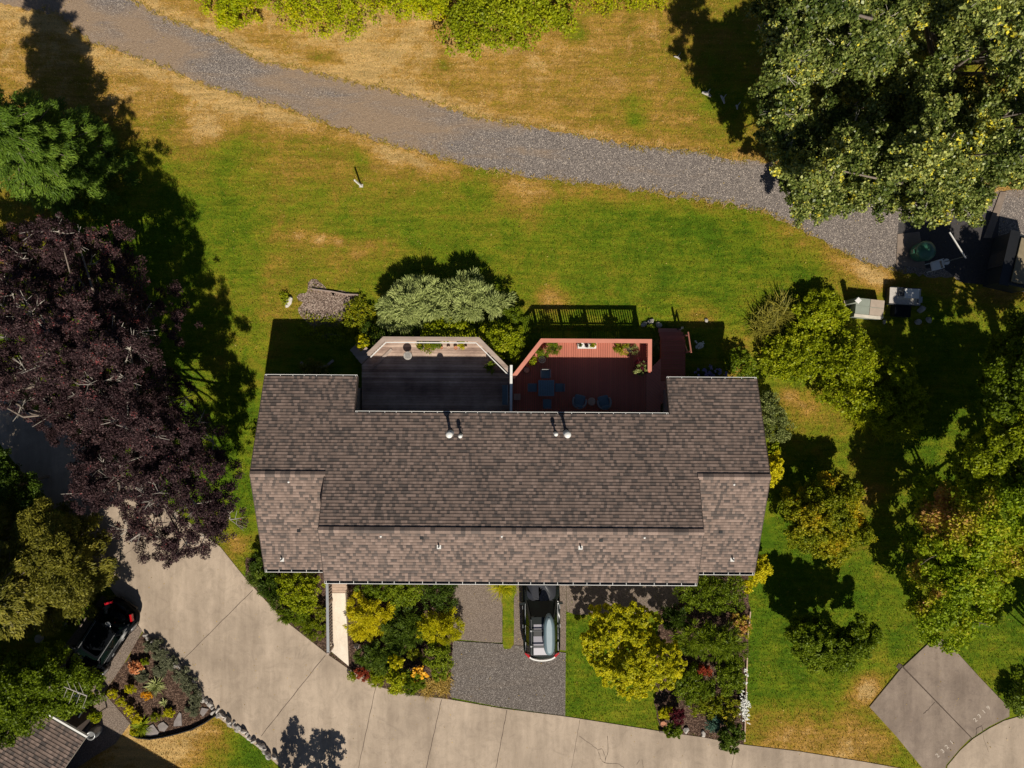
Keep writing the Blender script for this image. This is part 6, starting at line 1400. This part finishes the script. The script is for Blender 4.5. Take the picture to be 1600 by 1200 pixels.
tree('shade_tree', 'dark green tree standing right of the shrubbery in deep shade', 'tree', poly=[(1560,560),(1570,520),(1600,490),(1740,480),(1740,640),(1610,640),(1580,690),(1552,670),(1545,620)], z0=2.5, z1=6.8, r=.7, n=60000, leaf=(.13,.09), mat='leaf_mid', base=(25.5,1.6), sub=12, trunk=.25, tadd=lambda P: -.1)
tree('shade_tree', 'green tree with lit leaf clusters above the orange tinged tree', 'tree', poly=[(1510,700),(1550,680),(1600,640),(1620,700),(1580,740),(1530,760),(1500,740)], z0=3, z1=6.3, r=.6, n=34000, leaf=(.13,.09), mat='leaf_bright', base=(24.6,-3.0), sub=12, tadd=lambda P: -.1)
def amber(P):
    g = np.sin(P[:, 0]*2.3)*np.sin(P[:, 1]*1.9+1)*.25; return g+.05
tree('small_maple', 'small olive and amber tree on the lawn right of the roof, upper of the pair', 'tree', poly=[(1238,765),(1262,755),(1290,748),(1330,745),(1350,765),(1345,790),(1350,820),(1380,840),(1350,850),(1330,865),(1290,880),(1262,860),(1240,850),(1235,820),(1225,790)], z0=1.1, z1=3.0, r=.5, n=60000, leaf=(.1,.065), dens=1.3, mat='leaf_amber', base=(15.2,-6.6), trunk=.1, sub=9, tadd=amber, subr=.4)
tree('small_maple', 'small green tree on the lawn right of the roof, lower of the pair', 'tree', poly=[(1232,975),(1260,960),(1290,975),(1320,985),(1345,960),(1362,975),(1368,1005),(1340,1035),(1310,1052),(1270,1045),(1240,1020)], z0=1.0, z1=3.3, r=.5, n=60000, leaf=(.1,.065), dens=1.3, mat='leaf_mid', base=(15.4,-12.3), trunk=.1, sub=9, subr=.4)
YM = [(920,955),(945,945),(1005,950),(1030,965),(1030,1000),(1060,1010),(1072,1040),(1055,1070),(1035,1085),(1010,1085),(985,1095),(955,1085),(940,1060),(915,1030),(905,1010),(915,985)]
C, Rr = lobes_in(YM, 1.6, 4.0, .36, 91, .95, .9, .5); C, Rr = keep(C, Rr, [(965,1015,14),(1018,985,12),(950,988,9),(1000,1035,8),(935,1045,7),(1045,1020,6)])
EX = [(960,1010,2.0,.55),(1005,1040,2.0,.55),(1005,985,2.1,.5),(940,985,1.9,.5),(975,1050,2.0,.5),(1035,1010,2.0,.45)]
C = np.concatenate([C, [[*W(a, b, z), z] for a, b, z, r in EX]]); Rr = np.concatenate([Rr, [r for *_, r in EX]])
plant('yellow_maple', 'bright yellow green layered maple on the front lawn right of the black estate car', 'tree', CR=(C, Rr), n=90000, leaf=(.085,.065), mat='leaf_yellow', base=(6.1,-12.9), trunk=.1, sub=8, subr=.36, up=1.4, tspread=.7, twigs=0, low=-.1, tadd=lambda P: -.05)
# trees just outside the frame whose shadows fall into it
tree('young_tree', 'young multi stemmed tree below the road whose shadow falls on the concrete', 'tree', poly=[(425,1290),(435,1262),(455,1262),(470,1290),(490,1285),(497,1255),(505,1275),(520,1250),(535,1290),(520,1320),(430,1320)], z0=1.5, z1=3.2, r=.26, n=9000, leaf=(.12,.07), mat='leaf_mid', base=(-9.8,-21.0), trunk=.06, sub=8)
tree('roadside_tree', 'broad leafed tree beyond the right edge shading the lawn by the driveway slabs', 'tree', poly=[(1600,1040),(1640,1000),(1700,1000),(1740,1060),(1720,1120),(1650,1130),(1610,1100)], z0=3, z1=6, r=.7, n=22000, leaf=(.14,.1), mat='leaf_mid', base=(28.5,-15.5), trunk=.2, sub=9)
shrub('shrub', 'bush at the right corner of the upper driveway slab', 'shrub', [(1575,1075),(1620,1060),(1625,1110),(1590,1118),(1576,1106)], .9, .35, 3500, (.1,.07), 'leaf_dark', tadd=lambda P: .3)

shrub('weeds', 'thin green weeds sprouting through the lower half of the wood chips', 'weeds', [(472,488),(500,492),(540,486),(560,478),(565,505),(530,520),(490,522)], .2, .16, 1500, (.07,.045), 'leaf_amber')

# ---- short grass blades over the lawn and ragged tufts along the gravel
def grass(n, seed):
    g = np.random.default_rng(seed); px = g.random(n)*1700-50; py = g.random(n)*1300-50
    P = np.stack([px, py], 1); k = np.ones(n, bool)
    lo = np.interp(px, [p[0] for p in PLOW], [p[1] for p in PLOW]); up = np.interp(px, [p[0] for p in PUP], [p[1] for p in PUP])
    k &= ~((py < lo-1.5) & (py > up+1.5))
    for poly in (road_px, [(395,560),(1210,560),(1210,900),(395,900)], [(703,860),(885,860),(884,1120),(703,1090)], [(1411,1041),(1452,1003),(1490,1014),(1576,1106),(1600,1116),(1600,1200),(1446,1206),(1358,1104)], [(140,940),(223,986),(338,1112),(300,1142),(225,1154),(180,1162),(120,1200),(0,1200),(0,900)], [(543,880),(708,880),(706,1088),(545,1062)], [(1032,900),(1170,890),(1166,1150),(1030,1140)], [(385,870),(512,890),(512,1020)], [(545,520),(1075,520),(1075,650),(545,650)],[(1402,345),(1600,330),(1600,470),(1402,425)],[(1340,462),(1445,445),(1445,500),(1340,500)],[(466,455),(562,458),(550,505),(480,515)]):
        k &= ~inpoly(P, poly)
    px, py = px[k], py[k]; n = len(px); x = (px-800)/30; y = (600-py)/30; d = dryness(px, py)+g.normal(size=n)*.22
    h = (.05+.05*g.random(n))*(1+.8*(g.random(n) < .04)); a = g.random(n)*6.283; w = .012+.01*g.random(n); lx = g.normal(size=n)*.045; ly = g.normal(size=n)*.045
    z = np.zeros(n); p0 = np.stack([x-np.cos(a)*w, y-np.sin(a)*w, z], 1); p1 = np.stack([x+np.cos(a)*w, y+np.sin(a)*w, z], 1); p2 = np.stack([x+lx, y+ly, h], 1)
    return np.stack([p0, p1, p2], 1), np.clip(d, 0, 1)
co, t = grass(330000, 21)
o = bpy.data.objects.new('short_grass', fast_mesh('short_grass', co, 3, 'grass_blade', t)); COL.objects.link(o); tag(o, 'short green and burnt grass blades covering the lawns', 'grass', kind='stuff')
g = np.random.default_rng(31); A = []; T_ = []
for PTS, sg in ((PLOW, 1), (PUP, -1)):
    for px in np.arange(60, 1420, 2.6):
        if g.random() < .35: continue
        py = np.interp(px, [p[0] for p in PTS], [p[1] for p in PTS])+g.normal()*3.0; x, y = W(px, py)
        c_, t_ = blades_arr(x, y, 0, 12, .16, .02, 1.1, g, .5, .06, .72, .15); A.append(c_); T_.append(t_)
o = bpy.data.objects.new('edge_grass', fast_mesh('edge_grass', np.concatenate(A), 4, 'grass_blade', np.concatenate(T_))); COL.objects.link(o); tag(o, 'ragged dry grass tufts creeping over both edges of the gravel path', 'grass', kind='stuff')

# ---- fallen leaves, twigs and little daisies scattered over lawn, road and driveway
g = np.random.default_rng(77); n = 2600; px = g.random(n)*1600; py = g.random(n)*1200
k = ~inpoly(np.stack([px, py], 1), [(390,520),(1210,520),(1210,925),(390,925)]); px = px[k]; py = py[k]; n = len(px)
onroad = inpoly(np.stack([px, py], 1), road_px); z = np.where(onroad, .036, .05+.03*g.random(n))
P = np.stack([(px-800)*(CAMH-z)/FPX, (600-py)*(CAMH-z)/FPX, z], 1); N = norm(g.normal(size=(n, 3))*.25+np.array([0, 0, 1])); T = norm(g.normal(size=(n, 3))); sz = .035+.05*g.random(n)**2
o = bpy.data.objects.new('fallen_leaves', fast_mesh('fallen_leaves', leaf_faces(P, N, T, sz, sz*.6), 4, 'leaf_straw', g.random(n))); COL.objects.link(o); tag(o, 'dry fallen leaves and tiny pale flowers scattered over lawns and paving', 'leaves', kind='stuff')

for o in bpy.data.objects:
    if '_world' in o: del o['_world']
